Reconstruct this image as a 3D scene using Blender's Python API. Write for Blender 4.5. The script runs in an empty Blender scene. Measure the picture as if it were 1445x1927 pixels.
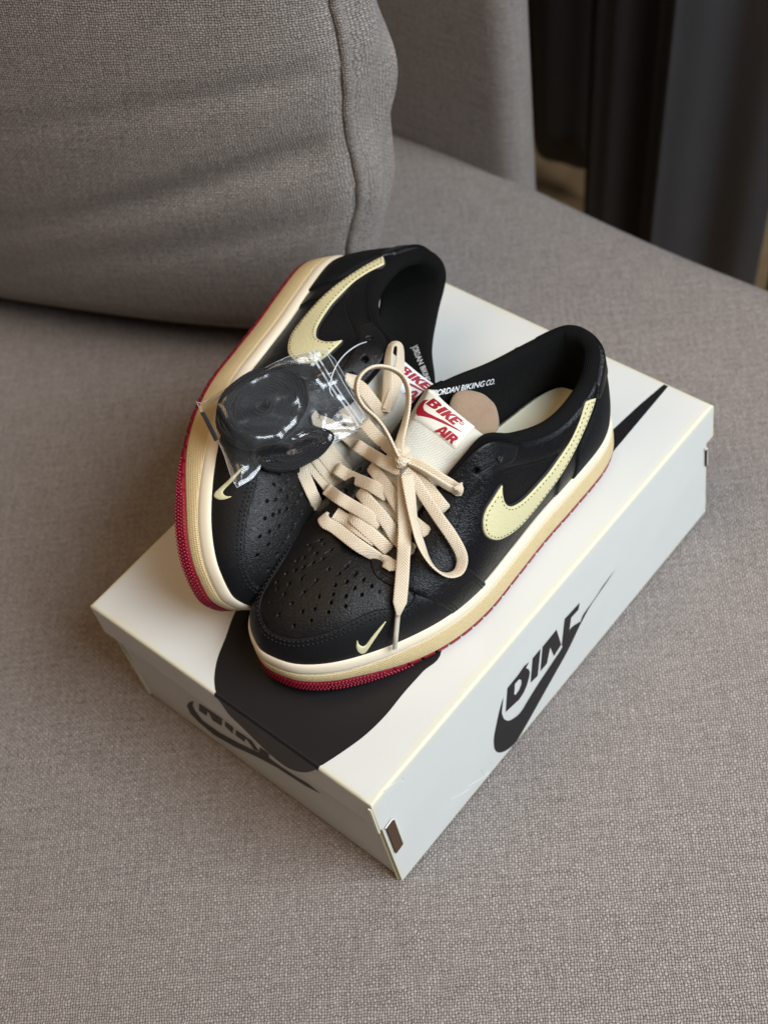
import bpy, bmesh, math, random
import numpy as np
from mathutils import Vector, Matrix
from mathutils.bvhtree import BVHTree
from mathutils.geometry import delaunay_2d_cdt

random.seed(7)
rng = np.random.default_rng(7)
scene = bpy.context.scene
COL = scene.collection

# ------------------------------------------------------------------ camera
CAM = np.array([-0.1841893, -0.32103579, 0.82376489])
RM = np.array([[0.63556403, 0.6728661, -0.37856251],
               [-0.7539688, 0.43545217, -0.49184597],
               [-0.16610061, 0.59802393, 0.78407778]])
FPX = 2706.36          # focal length in pixels of the 1445 x 1927 photograph
BOX_L, BOX_W, BOX_H = 0.34, 0.2348, 0.11426

cam_d = bpy.data.cameras.new('camera')
cam_d.sensor_fit = 'VERTICAL'
cam_d.sensor_height = 36.0
cam_d.lens = FPX / 1927 * 36.0
cam_d.clip_start = 0.02
cam_d.clip_end = 50
cam_d.dof.use_dof = True
cam_d.dof.focus_distance = 0.80
cam_d.dof.aperture_fstop = 7.5
cam_o = bpy.data.objects.new('camera', cam_d)
COL.objects.link(cam_o)
cam_o.matrix_world = Matrix([[*RM[0], CAM[0]], [*RM[1], CAM[1]], [*RM[2], CAM[2]], [0, 0, 0, 1]])
scene.camera = cam_o

# ------------------------------------------------------------------ light
world = bpy.data.worlds.new('World')
scene.world = world
world.use_nodes = True
wbg = world.node_tree.nodes['Background']
wbg.inputs[0].default_value = (1.0, 0.74, 0.50, 1)
wbg.inputs[1].default_value = 0.020

def area(name, loc, target, sx, sy, power, color):
    d = bpy.data.lights.new(name, 'AREA')
    d.shape = 'RECTANGLE'; d.size = sx; d.size_y = sy
    d.energy = power; d.color = color
    o = bpy.data.objects.new(name, d); COL.objects.link(o)
    o.location = loc
    o.rotation_euler = (Vector(target) - Vector(loc)).to_track_quat('-Z', 'Y').to_euler()
    return o

win = area('window_light', (0.42, -1.25, 1.40), (0.20, -0.12, 0.05), 1.25, 1.1, 22.5, (0.85, 0.93, 1.0))
win.data.spread = math.radians(115)
area('ceiling_lamp', (-0.45, 0.45, 2.2), (0.15, 0.15, 0.05), 1.3, 1.3, 13, (1.0, 0.66, 0.36))

scene.view_settings.view_transform = 'Standard'
scene.view_settings.look = 'None'
scene.view_settings.exposure = 0.11
scene.view_settings.gamma = 1.0
scene.render.film_transparent = False
scene.cycles.max_bounces = 10
scene.cycles.transparent_max_bounces = 24

# ------------------------------------------------------------------ small maths
def pix_dir(u, v):
    return RM @ np.array([(u - 722.5) / FPX, -(v - 963.5) / FPX, -1.0])

def on_plane(u, v, axis, val):
    d = pix_dir(u, v)
    return CAM + d * (val - CAM[axis]) / d[axis]

def catmull(P, n, closed=False):
    """smooth curve through P, n samples per span"""
    P = np.asarray(P, float); N = len(P); out = []
    spans = N if closed else N - 1
    t = np.linspace(0, 1, n, endpoint=False)[:, None]
    for i in range(spans):
        if closed:
            p0, p1, p2, p3 = P[i - 1], P[i], P[(i + 1) % N], P[(i + 2) % N]
        else:
            p1, p2 = P[i], P[i + 1]
            p0 = P[i - 1] if i > 0 else 2 * p1 - p2
            p3 = P[i + 2] if i + 2 < N else 2 * p2 - p1
        out.append(.5 * (2 * p1 + (p2 - p0) * t + (2 * p0 - 5 * p1 + 4 * p2 - p3) * t * t + (-p0 + 3 * p1 - 3 * p2 + p3) * t ** 3))
    if not closed:
        out.append(P[-1:])
    return np.vstack(out)

def resample(P, step=None, n=None, closed=False):
    P = np.asarray(P, float)
    Q = np.vstack([P, P[:1]]) if closed else P
    d = np.concatenate([[0], np.cumsum(np.linalg.norm(np.diff(Q, axis=0), axis=1))])
    if n is None:
        n = max(2, int(round(d[-1] / step)) + (0 if closed else 1))
    s = np.linspace(0, d[-1], n, endpoint=not closed)
    return np.stack([np.interp(s, d, Q[:, k]) for k in range(Q.shape[1])], 1)

def unit(v):
    v = np.asarray(v, float)
    return v / (np.linalg.norm(v, axis=-1, keepdims=True) + 1e-12)

def inside(poly, pts):
    """even-odd test, vectorised"""
    poly = np.asarray(poly); pts = np.asarray(pts)
    x, y = pts[:, 0], pts[:, 1]; r = np.zeros(len(pts), bool)
    j = len(poly) - 1
    for i in range(len(poly)):
        xi, yi = poly[i]; xj, yj = poly[j]
        if yi != yj:
            c = ((yi > y) != (yj > y)) & (x < (xj - xi) * (y - yi) / (yj - yi) + xi)
            r ^= c
        j = i
    return r

def sstep(a, b, x):
    t = np.clip((np.asarray(x, float) - a) / (b - a), 0, 1)
    return t * t * (3 - 2 * t)

# ------------------------------------------------------------------ objects
def link(o, parent=None):
    COL.objects.link(o)
    if parent is not None:
        o.parent = parent
    return o

def mesh_obj(name, verts, faces, mat, parent=None, uv=None, smooth=True, kind=None):
    me = bpy.data.meshes.new(name)
    me.from_pydata([tuple(map(float, v)) for v in verts], [], [tuple(map(int, f)) for f in faces])
    me.validate()
    if uv is not None:
        lay = me.uv_layers.new(name='UVMap')
        li = np.zeros(len(me.loops), dtype=np.int32)
        me.loops.foreach_get('vertex_index', li)
        lay.data.foreach_set('uv', np.asarray(uv, float)[li].astype(np.float32).ravel())
    if smooth:
        me.polygons.foreach_set('use_smooth', [True] * len(me.polygons))
    if mat is not None:
        me.materials.append(mat)
    me.update()
    o = bpy.data.objects.new(name, me)
    link(o, parent)
    if kind:
        o['kind'] = kind
    return o

def thing(name, label, cat, matrix=None, group=None):
    o = bpy.data.objects.new(name, None)
    o.empty_display_size = 0.02
    COL.objects.link(o)
    if matrix is not None:
        o.matrix_world = matrix
    tag(o, label, cat, group)
    return o

def tag(o, label, cat, group=None):
    o['label'] = label; o['category'] = cat
    if group: o['group'] = group
    return o

def grid_faces(nu, nv, close_u=False, close_v=False, flip=False):
    f = []
    for i in range(nu if close_u else nu - 1):
        for j in range(nv if close_v else nv - 1):
            a = i * nv + j; b = ((i + 1) % nu) * nv + j
            c = ((i + 1) % nu) * nv + (j + 1) % nv; d = i * nv + (j + 1) % nv
            f.append((a, d, c, b) if flip else (a, b, c, d))
    return f

def vnormals(V, F):
    V = np.asarray(V, float); N = np.zeros_like(V)
    for k in (3, 4):
        ff = np.array([f for f in F if len(f) == k], int)
        if len(ff) == 0: continue
        n = np.cross(V[ff[:, 1]] - V[ff[:, 0]], V[ff[:, 2]] - V[ff[:, 0]])
        if k == 4:
            n = np.cross(V[ff[:, 2]] - V[ff[:, 0]], V[ff[:, 3]] - V[ff[:, 1]])
        for c in range(k):
            np.add.at(N, ff[:, c], n)
    return unit(N)

# ------------------------------------------------------------------ materials
class NT:
    def __init__(s, name):
        s.m = bpy.data.materials.new(name); s.m.use_nodes = True
        s.t = s.m.node_tree; s.N = s.t.nodes
        s.bsdf = s.N['Principled BSDF']; s.out = s.N['Material Output']
    def n(s, typ, **kw):
        o = s.N.new(typ)
        for k, v in kw.items(): setattr(o, k, v)
        return o
    def l(s, a, b): s.t.links.new(a, b)
    def put(s, sock, v):
        if hasattr(v, 'is_output'): s.l(v, sock)
        else: sock.default_value = v
    def math(s, op, a, b=None, c=None, clamp=False):
        o = s.n('ShaderNodeMath', operation=op); o.use_clamp = clamp
        for i, v in enumerate((a, b, c)):
            if v is not None: s.put(o.inputs[i], v)
        return o.outputs[0]
    def coord(s, which='Object', scale=None):
        c = s.n('ShaderNodeTexCoord').outputs[which]
        if scale is not None:
            m = s.n('ShaderNodeMapping'); m.inputs['Scale'].default_value = scale if hasattr(scale, '__len__') else (scale,) * 3
            s.l(c, m.inputs[0]); c = m.outputs[0]
        return c
    def noise(s, co, scale, detail=3, rough=.55, out='Fac', dist=0):
        o = s.n('ShaderNodeTexNoise'); s.l(co, o.inputs['Vector'])
        o.inputs['Scale'].default_value = scale; o.inputs['Detail'].default_value = detail
        o.inputs['Roughness'].default_value = rough; o.inputs['Distortion'].default_value = dist
        return o.outputs[out]
    def voro(s, co, scale, feature='F1', out='Distance', rnd=1.0):
        o = s.n('ShaderNodeTexVoronoi', feature=feature); s.l(co, o.inputs['Vector'])
        o.inputs['Scale'].default_value = scale; o.inputs['Randomness'].default_value = rnd
        return o.outputs[out]
    def ramp(s, fac, stops):
        o = s.n('ShaderNodeValToRGB'); s.l(fac, o.inputs[0]); e = o.color_ramp.elements
        while len(e) < len(stops): e.new(.5)
        for k, (p, c) in enumerate(stops):
            e[k].position = p; e[k].color = (*c, 1) if len(c) == 3 else c
        return o.outputs[0]
    def mix(s, fac, a, b, typ='MIX'):
        o = s.n('ShaderNodeMix', data_type='RGBA', blend_type=typ)
        s.put(o.inputs[0], fac)
        s.put(o.inputs[6], (*a, 1) if isinstance(a, tuple) and len(a) == 3 else a)
        s.put(o.inputs[7], (*b, 1) if isinstance(b, tuple) and len(b) == 3 else b)
        return o.outputs[2]
    def bump(s, h, dist, strength=1.0, prev=None):
        o = s.n('ShaderNodeBump'); o.inputs['Distance'].default_value = dist; o.inputs['Strength'].default_value = strength
        s.l(h, o.inputs['Height'])
        if prev is not None: s.l(prev, o.inputs['Normal'])
        return o.outputs[0]
    def set(s, **kw):
        names = dict(color='Base Color', rough='Roughness', normal='Normal', spec='Specular IOR Level', sheen='Sheen Weight',
                     sheen_r='Sheen Roughness', coat='Coat Weight', coat_r='Coat Roughness', metal='Metallic', sss='Subsurface Weight')
        for k, v in kw.items():
            if k == 'color' and isinstance(v, tuple) and len(v) == 3: v = (*v, 1)
            s.put(s.bsdf.inputs[names[k]], v)
        return s.m

def sep(nt, co):
    o = nt.n('ShaderNodeSeparateXYZ'); nt.l(co, o.inputs[0]); return o.outputs

def weave_mat(name, base, dark, pitch, bump=0.0006, blotch=0.25, warm=None):
    nt = NT(name); uv = nt.coord('UV')
    # small wobble so that threads are not ruler-straight
    wob = nt.noise(uv, 130, 3, .6, 'Color')
    wv = nt.n('ShaderNodeVectorMath', operation='SUBTRACT'); nt.l(wob, wv.inputs[0]); wv.inputs[1].default_value = (.5, .5, .5)
    ws = nt.n('ShaderNodeVectorMath', operation='SCALE'); nt.l(wv.outputs[0], ws.inputs[0]); ws.inputs['Scale'].default_value = pitch * 2.4
    wa = nt.n('ShaderNodeVectorMath', operation='ADD'); nt.l(uv, wa.inputs[0]); nt.l(ws.outputs[0], wa.inputs[1])
    x, y, _ = sep(nt, wa.outputs[0])
    k = 2 * math.pi / (2 * pitch)
    sx = nt.math('SINE', nt.math('MULTIPLY', x, k)); sy = nt.math('SINE', nt.math('MULTIPLY', y, k))
    sx2 = nt.math('ABSOLUTE', sx); sy2 = nt.math('ABSOLUTE', sy)
    chk = nt.math('MULTIPLY', sx, sy)                       # alternates over / under
    over = nt.math('GREATER_THAN', chk, 0.0)
    # thread cross profile: warp where over, weft elsewhere
    h1 = nt.math('MULTIPLY', nt.math('POWER', sx2, .6), nt.math('ADD', nt.math('MULTIPLY', sy2, .5), .5))
    h2 = nt.math('MULTIPLY', nt.math('POWER', sy2, .6), nt.math('ADD', nt.math('MULTIPLY', sx2, .5), .5))
    hm = nt.n('ShaderNodeMix', data_type='FLOAT'); nt.l(over, hm.inputs[0]); nt.l(h2, hm.inputs[2]); nt.l(h1, hm.inputs[3])
    h = hm.outputs[0]
    # thread to thread brightness
    id1 = nt.noise(nt.coord('UV', (0.6 / pitch, .06 / pitch, 1)), 1.0, 1, .5)
    id2 = nt.noise(nt.coord('UV', (.06 / pitch, 0.6 / pitch, 1)), 1.0, 1, .5)
    idm = nt.n('ShaderNodeMix', data_type='FLOAT'); nt.l(over, idm.inputs[0]); nt.l(id2, idm.inputs[2]); nt.l(id1, idm.inputs[3])
    fleck = nt.noise(uv, 0.55 / pitch, 2, .7)
    fac = nt.math('ADD', nt.math('ADD', nt.math('MULTIPLY', h, .36), nt.math('ADD', .22, nt.math('MULTIPLY', chk, .17))), nt.math('MULTIPLY', nt.math('SUBTRACT', idm.outputs[0], .5), .7))
    fac = nt.math('ADD', fac, nt.math('MULTIPLY', nt.math('SUBTRACT', fleck, .5), .9), clamp=True)
    hole = nt.math('MULTIPLY', nt.math('SUBTRACT', 1.0, nt.math('MULTIPLY', sx2, 1.7), clamp=True), nt.math('SUBTRACT', 1.0, nt.math('MULTIPLY', sy2, 1.7), clamp=True))
    hole = nt.math('MULTIPLY', nt.math('POWER', hole, .5), nt.math('MULTIPLY', nt.noise(uv, .35 / pitch, 2, .6), 2.0), clamp=True)
    fac = nt.math('MULTIPLY', fac, nt.math('SUBTRACT', 1.0, nt.math('MULTIPLY', hole, .95)))
    h = nt.math('SUBTRACT', h, hole)
    col = nt.mix(fac, dark, base)
    big = nt.noise(uv, 5, 3, .6)
    col = nt.mix(nt.math('MULTIPLY', nt.math('SUBTRACT', big, .35), blotch * 2, clamp=True), col, warm or tuple(c * .8 for c in base))
    fuzz = nt.noise(uv, 2200, 2, .6)
    b = nt.bump(nt.math('ADD', h, nt.math('MULTIPLY', fuzz, .35)), bump)
    return nt.set(color=col, rough=.92, spec=.15, sheen=.12, normal=b)

def leather_mat(name, col, rough=.42, cell=900, depth=.00012, spec=.45, creases=0.0, var=.3):
    nt = NT(name); co = nt.coord('Object')
    v = nt.voro(co, cell, 'DISTANCE_TO_EDGE'); v2 = nt.voro(co, cell * .45, 'DISTANCE_TO_EDGE')
    h = nt.math('ADD', nt.math('MINIMUM', nt.math('MULTIPLY', v, 3.5), 1.0), nt.math('MINIMUM', nt.math('MULTIPLY', v2, 2.5), 1.0))
    n1 = nt.noise(co, 60, 4, .6)
    h = nt.math('ADD', h, nt.math('MULTIPLY', n1, 2.0))
    b = nt.bump(h, depth)
    if creases:
        w = nt.noise(nt.coord('Object', (60, 60, 190)), 1.0, 4, .6, dist=1.2)
        b = nt.bump(w, creases, 1.0, b)
    r = nt.math('ADD', rough - .08, nt.math('MULTIPLY', nt.noise(co, 220, 3, .6), .2))
    c = nt.mix(nt.math('MULTIPLY', n1, var), col, tuple(min(1, x * 1.7 + .002) for x in col))
    return nt.set(color=c, rough=r, spec=spec, normal=b)

def plain_mat(name, col, rough=.5, spec=.4, noise_s=300, depth=.00005, var=.08, sss=0):
    nt = NT(name); co = nt.coord('Object')
    n1 = nt.noise(co, noise_s, 4, .6); n2 = nt.noise(co, 25, 3, .6)
    c = nt.mix(nt.math('MULTIPLY', n2, var * 2), col, tuple(x * .75 for x in col))
    return nt.set(color=c, rough=rough, spec=spec, normal=nt.bump(n1, depth))

def lace_mat(name, col, dark):
    """flat woven lace: UV x across (0..1), y along in metres; chevron-like ribs"""
    nt = NT(name); x, y, _ = sep(nt, nt.coord('UV'))
    xa = nt.math('ABSOLUTE', nt.math('SUBTRACT', x, .5))
    ph = nt.math('ADD', nt.math('MULTIPLY', y, 2 * math.pi / .0016), nt.math('MULTIPLY', xa, 9.0))
    r1 = nt.math('SINE', ph)
    r2 = nt.math('SINE', nt.math('MULTIPLY', x, 2 * math.pi * 6))
    h = nt.math('ADD', nt.math('MULTIPLY', nt.math('MULTIPLY', r1, r2), .5), .5)
    co = nt.coord('Object'); f = nt.noise(co, 2500, 2, .7); big = nt.noise(co, 70, 3, .6)
    fac = nt.math('ADD', nt.math('MULTIPLY', h, .75), nt.math('MULTIPLY', f, .55), clamp=True)
    c = nt.mix(fac, dark, col)
    c = nt.mix(nt.math('MULTIPLY', big, .22), c, dark)
    return nt.set(color=c, rough=.85, spec=.15, sheen=.15, normal=nt.bump(nt.math('ADD', h, nt.math('MULTIPLY', f, .5)), .0004))

def knit_mat(name, col, pitch=.0016):
    nt = NT(name); uv = nt.coord('UV'); x, y, _ = sep(nt, uv)
    k = 2 * math.pi / pitch
    a = nt.math('SINE', nt.math('MULTIPLY', nt.math('ADD', x, y), k * .6)); b = nt.math('SINE', nt.math('MULTIPLY', nt.math('SUBTRACT', x, y), k * .6))
    h = nt.math('MULTIPLY', a, b)
    f = nt.noise(uv, 1500, 2, .6)
    c = nt.mix(nt.math('ADD', nt.math('MULTIPLY', h, .5), .5, clamp=True), tuple(x * .35 for x in col), col)
    return nt.set(color=c, rough=.8, spec=.22, normal=nt.bump(nt.math('ADD', h, f), .0004))

def nylon_mat(name, col):
    nt = NT(name); uv = nt.coord('UV'); x, y, _ = sep(nt, uv); k = 2 * math.pi / .0011
    h = nt.math('MULTIPLY', nt.math('SINE', nt.math('MULTIPLY', x, k)), nt.math('SINE', nt.math('MULTIPLY', y, k)))
    c = nt.mix(nt.math('ADD', nt.math('MULTIPLY', h, .5), .5), tuple(x * .86 for x in col), col)
    co = nt.coord('Object')
    b = nt.bump(nt.noise(co, 90, 3, .6), .0007)
    return nt.set(color=c, rough=.6, spec=.3, sheen=.1, normal=nt.bump(h, .00012, 1, b))

def suede_mat(name, col, dark):
    nt = NT(name); co = nt.coord('Object'); f = nt.noise(co, 1700, 3, .7); g = nt.noise(co, 120, 3, .6)
    c = nt.mix(nt.math('ADD', nt.math('MULTIPLY', f, .6), nt.math('MULTIPLY', g, .4)), dark, col)
    return nt.set(color=c, rough=.95, spec=.1, sheen=.2, normal=nt.bump(f, .0008))

def sidewall_mat(name, col, dark, px=.0026, py=.0026):
    """moulded rubber band: small diagonal dashes in relief. UV in metres"""
    nt = NT(name); x, y, _ = sep(nt, nt.coord('UV'))
    kx, ky = 2 * math.pi / px, 2 * math.pi / py
    a = nt.math('SINE', nt.math('ADD', nt.math('MULTIPLY', x, kx), nt.math('MULTIPLY', y, ky * .5)))
    b = nt.math('SINE', nt.math('SUBTRACT', nt.math('MULTIPLY', x, kx), nt.math('MULTIPLY', y, ky)))
    h = nt.math('MULTIPLY', a, b)
    h = nt.math('MINIMUM', nt.math('MAXIMUM', nt.math('MULTIPLY', h, 2.2), -.5), .7)
    co = nt.coord('Object'); g = nt.noise(co, 40, 3, .6)
    c = nt.mix(nt.math('ADD', nt.math('MULTIPLY', h, .45), .45, clamp=True), dark, col)
    c = nt.mix(nt.math('MULTIPLY', g, .25), c, dark)
    return nt.set(color=c, rough=.5, spec=.4, normal=nt.bump(h, .0007))

def card_mat(name, col, stain):
    """coated card; yellowing follows the mesh attribute 'edge' (distance to the nearest folded edge)"""
    nt = NT(name); co = nt.coord('Object'); uv = nt.coord('UV')
    ex, ey, _ = sep(nt, uv)      # UV x = distance to edge in metres
    blot = nt.noise(co, 22, 3, .6); fine = nt.noise(co, 130, 4, .65)
    w = nt.math('ADD', .0008, nt.math('MULTIPLY', nt.math('POWER', blot, 4.0), .028))
    fac = nt.math('SUBTRACT', 1.0, nt.math('DIVIDE', ex, w), clamp=True)
    fac = nt.math('MULTIPLY', fac, nt.math('ADD', .25, nt.math('MULTIPLY', fine, .6)))
    c = nt.mix(fac, col, stain)
    c = nt.mix(nt.math('MULTIPLY', nt.math('SUBTRACT', nt.noise(co, 9, 4, .6), .45), .35, clamp=True), c, tuple(x * .86 for x in col))
    sc = nt.noise(nt.coord('Object', (14, 60, 40)), 1.0, 3, .5, dist=2.0)
    b = nt.bump(nt.noise(co, 11, 2, .5), .0035, .6)
    b = nt.bump(fine, .00006, 1.0, b)
    return nt.set(color=c, rough=nt.math('ADD', .38, nt.math('MULTIPLY', sc, .16)), spec=.35, normal=b)

M = {}
M['sofa'] = weave_mat('sofa_weave', (0.55, 0.485, 0.45), (0.13, 0.106, 0.092), .0017, warm=(.43, .36, .315))
M['cushion'] = weave_mat('cushion_weave', (0.54, 0.48, 0.44), (0.13, 0.108, 0.095), .0018, warm=(.43, .37, .32))
M['backrest'] = weave_mat('backrest_weave', (0.50, 0.44, 0.405), (0.13, 0.108, 0.095), .0018, warm=(.44, .37, .33))
M['pipe'] = weave_mat('piping_weave', (0.50, 0.44, 0.40), (0.11, 0.09, 0.078), .0019)
M['leather'] = leather_mat('black_tumbled_leather', (.0035, .0037, .0048), .33, 750, .00008, spec=.25)
M['toe_leather'] = leather_mat('black_toe_leather', (.0068, .0064, .0064), .36, 1000, .00008, spec=.30)
M['wing_leather'] = leather_mat('black_creased_leather', (.0052, .0053, .0062), .36, 800, .00007, creases=.00045, spec=.30)
M['guard_leather'] = leather_mat('black_matte_leather', (.0045, .0045, .0056), .48, 1300, .00006, spec=.26)
M['heel_leather'] = leather_mat('black_nubuck', (.006, .0063, .0074), .62, 1500, .00006, spec=.13)
M['swoosh'] = leather_mat('pale_lemon_leather', (.72, .655, .38), .5, 900, .00012, spec=.35, var=.0)
M['knit'] = knit_mat('black_mesh_lining', (.0045, .0045, .005))
M['thread'] = plain_mat('black_thread', (.008, .008, .0085), .6, .3)
M['edge'] = plain_mat('black_cut_edge', (.02, .02, .022), .6, .3)
M['foxing'] = plain_mat('cream_rubber', (.90, .79, .60), .45, .4, var=.1)
M['band'] = sidewall_mat('tan_moulded_rubber', (1.0, .83, .49), (.82, .60, .29))
M['red'] = plain_mat('red_rubber', (.25, .005, .022), .38, .45, var=.15)
M['lace'] = lace_mat('cream_lace', (.97, .86, .68), (.62, .46, .29))
M['blacklace'] = lace_mat('black_lace', (.020, .019, .022), (.005, .005, .006))
M['aglet'] = plain_mat('milky_plastic', (.62, .57, .48), .25, .5)
M['nylon'] = nylon_mat('ivory_nylon', (.80, .77, .66))
M['satin'] = plain_mat('white_satin_label', (.80, .74, .64), .55, .3, var=.04)
M['satin_cold'] = plain_mat('white_label', (.82, .82, .82), .55, .3, var=.04)
M['suede'] = suede_mat('tan_suede', (.50, .36, .25), (.25, .17, .115))
M['insole'] = plain_mat('cream_insole', (.74, .72, .56), .75, .2, var=.05)
M['print_red'] = plain_mat('red_print', (.33, .008, .022), .55, .3, var=.03)
M['print_white'] = plain_mat('white_print', (.75, .75, .75), .6, .2, var=.02)
M['print_black'] = plain_mat('black_print', (.012, .0115, .013), .42, .35, 180, .00004, var=.2)
M['card'] = card_mat('box_card', (.70, .70, .665), (.74, .68, .42))
M['card_edge'] = plain_mat('yellowed_card_fold', (.80, .74, .44), .5, .3, var=.12)
M['card_inside'] = plain_mat('brown_card', (.10, .058, .038), .95, .1)  # brown card, with the shade of the slot recess put into the colour
M['embroid'] = plain_mat('lemon_thread', (.72, .68, .42), .55, .4, 2600, .0002)

# ================================================================== setting
def slab(name, x0, x1, y0, y1, z0, z1, r, mat, parent, n=40, puff=0.0, uvoff=(0, 0), axes='xy'):
    """soft rounded block, all faces from one rounded-box grid; UV in metres by dominant face"""
    bm = bmesh.new()
    bmesh.ops.create_cube(bm, size=1.0)
    for v in bm.verts:
        v.co = Vector((x0 if v.co.x < 0 else x1, y0 if v.co.y < 0 else y1, z0 if v.co.z < 0 else z1))
    bmesh.ops.bevel(bm, geom=bm.edges[:] , offset=r, segments=8, profile=.5, affect='EDGES')
    me = bpy.data.meshes.new(name); bm.normal_update()
    lay = bm.loops.layers.uv.new('UVMap')
    for f in bm.faces:
        f.smooth = True
        a = max(range(3), key=lambda i: abs(f.normal[i]))
        for l in f.loops:
            c = l.vert.co
            l[lay].uv = ((c.x, c.y) if a == 2 else (c.y, c.z) if a == 0 else (c.x, c.z))
    bm.to_mesh(me); bm.free()
    me.materials.append(mat)
    o = bpy.data.objects.new(name, me); link(o, parent)
    return o

sofa = thing('sofa', 'grey woven fabric sofa with a wide seat the shoe box stands on', 'sofa', Matrix.Translation((0.1, 0.2, -0.42)))
SO = Vector((0.1, 0.2, -0.42))
def soff(o):
    o.location = -SO; return o

# seat: one large soft sheet with a rounded front and far edge, gently uneven
nx, ny = 150, 150
xs = np.linspace(-1.3, .56, nx); ys = np.linspace(-1.4, 1.5, ny)
prof = []
R = .035
path = [(x, 0.0) for x in np.linspace(-1.3, .56 - R, 110)]
path += [(.56 - R + R * math.sin(a), -R + R * math.cos(a)) for a in np.linspace(0, math.pi / 2, 12)[1:]]
path += [(.56 + .004 * math.sin(k), -R - .018 * k) for k in range(1, 10)]
path = np.array(path)
arc = np.concatenate([[0], np.cumsum(np.linalg.norm(np.diff(path, axis=0), axis=1))])
V, UV = [], []
for k, (px_, pz_) in enumerate(path):
    for y in ys:
        w = .004 * math.sin(3.1 * px_ + 1.7 * y) + .003 * math.sin(9.3 * y - 6.1 * px_ + 1) + .0016 * math.sin(17 * y + 13 * px_)
        d = max(0, 1 - abs(px_ - .17) / .30) * max(0, 1 - abs(y - .117) / .25)
        xw = px_ + (.0075 * math.sin(5 * y + .6) - .004 * math.sin(11 * y)) * sstep(.3, .56, px_)
        zb = 0.0 if (-.03 < px_ < .37 and -.03 < y < .265) else w - .0012
        V.append((xw, y, pz_ + zb * 1.0)); UV.append((arc[k] * .656 - y * .755, arc[k] * .755 + y * .656))
# settle the sheet smoothly under the box
V = np.array(V)
inb = np.maximum(np.maximum(-V[:, 0], V[:, 0] - .34), np.maximum(-V[:, 1], V[:, 1] - .235))
V[:, 2] = np.where(V[:, 2] > -.02, V[:, 2] * sstep(0, .12, inb) - .0006, V[:, 2])
seat = soff(mesh_obj('seat', V, grid_faces(len(path), ny), M['sofa'], sofa, UV))
soff(slab('base', -1.3, .53, -1.4, 1.5, -.40, -.20, .02, M['sofa'], sofa))

# the backrest: a tall upholstered block along the far side, its free end rounded
def block(name, x0, x1, y0, y1, z0, z1, r, mat, parent, lean=0.0):
    o = slab(name, x0, x1, y0, y1, z0, z1, r, mat, parent)
    for v in o.data.vertices:
        z = max(0, v.co.z)
        if v.co.y < (y0 + y1) / 2: v.co.y += (v.co.x - x0) * .95
        v.co.x += lean * z; v.co.y -= .07 * z
        v.co.x -= .012 * math.sin(z * 6.0) * (1 if v.co.x < (x0 + x1) / 2 else 0)
    return soff(o)
block('backrest', .545, .72, .310, 1.50, -.30, .62, .055, M['backrest'], sofa, .02)
for (lx, ly) in ((.40, -1.2), (.40, 1.35), (-1.15, -1.2), (-1.15, 1.35)):
    th = np.linspace(0, 2 * math.pi, 14, endpoint=False)
    VV = [(lx + rr * math.cos(a), ly + rr * math.sin(a), z) for z, rr in ((-.50, .016), (-.40, .024)) for a in th]
    soff(mesh_obj('leg', VV, grid_faces(2, 14, close_v=True) , M['card_inside'], sofa))

# floor
nt = NT('oak_floor'); co = nt.coord('Object', (1.2, 9, 1)); g = nt.noise(co, 4, 6, .65, dist=.6)
M['floor'] = nt.set(color=nt.ramp(g, [(.25, (.42, .26, .13)), (.75, (.60, .40, .22))]), rough=.45, spec=.4)
o = mesh_obj('floor', [(-4, -4, -.50), (4, -4, -.50), (4, 5, -.50), (-4, 5, -.50)], [(0, 1, 2, 3)], M['floor'], None)
o['kind'] = 'structure'
nt = NT('wall_paint'); co = nt.coord('Object'); g = nt.noise(co, 3, 4, .6)
M['wall'] = nt.set(color=nt.ramp(g, [(.3, (.055, .048, .043)), (.8, (.075, .066, .06))]), rough=.9, spec=.2)
o = mesh_obj('wall', [(1.75, -4, -.50), (1.75, 5, -.50), (1.75, 5, 2.6), (1.75, -4, 2.6)], [(0, 1, 2, 3)], M['wall'], None)
o['kind'] = 'structure'

# curtains: hanging sheets with folds
def curtain(name, label, x, y0, y1, z0, z1, amp, wl, mat, phase=0., flare=.0, seed=1):
    n, m = 220, 30
    r = np.random.default_rng(seed); ph = r.uniform(0, 6.28, 4)
    V, UV = [], []
    for i in range(n):
        s = i / (n - 1); y = y0 + (y1 - y0) * s
        for j in range(m):
            t = j / (m - 1); z = z0 + (z1 - z0) * t
            a = amp * (1.0 - .25 * t)
            k = 2 * math.pi / wl
            dx = a * (math.sin(k * y + phase + .35 * math.sin(3 * t + ph[0])) + .35 * math.sin(2.3 * k * y + ph[1] + t))
            yy = y + .25 * amp * math.cos(k * y + phase) - .11 * (z + .33)
            V.append((x + dx, yy, z)); UV.append((s * abs(y1 - y0) * 1.5, z))
    o = mesh_obj(name, V, grid_faces(n, m), mat, None, UV)
    md = o.modifiers.new('thick', 'SOLIDIFY'); md.thickness = .0025
    return tag(o, label, 'curtain')
def cloth_mat(name, col):
    nt = NT(name); uv = nt.coord('UV'); f = nt.noise(uv, 900, 2, .6); g = nt.noise(uv, 8, 3, .6)
    c = nt.mix(g, col, tuple(x * .75 for x in col))
    return nt.set(color=c, rough=.9, spec=.2, sheen=.15, normal=nt.bump(f, .0005))
M['curtain_grey'] = cloth_mat('slate_curtain', (.12, .118, .128))
M['curtain_brown'] = cloth_mat('brown_curtain', (.07, .058, .054))
M['curtain_taupe'] = cloth_mat('taupe_curtain', (.17, .14, .13))
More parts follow.
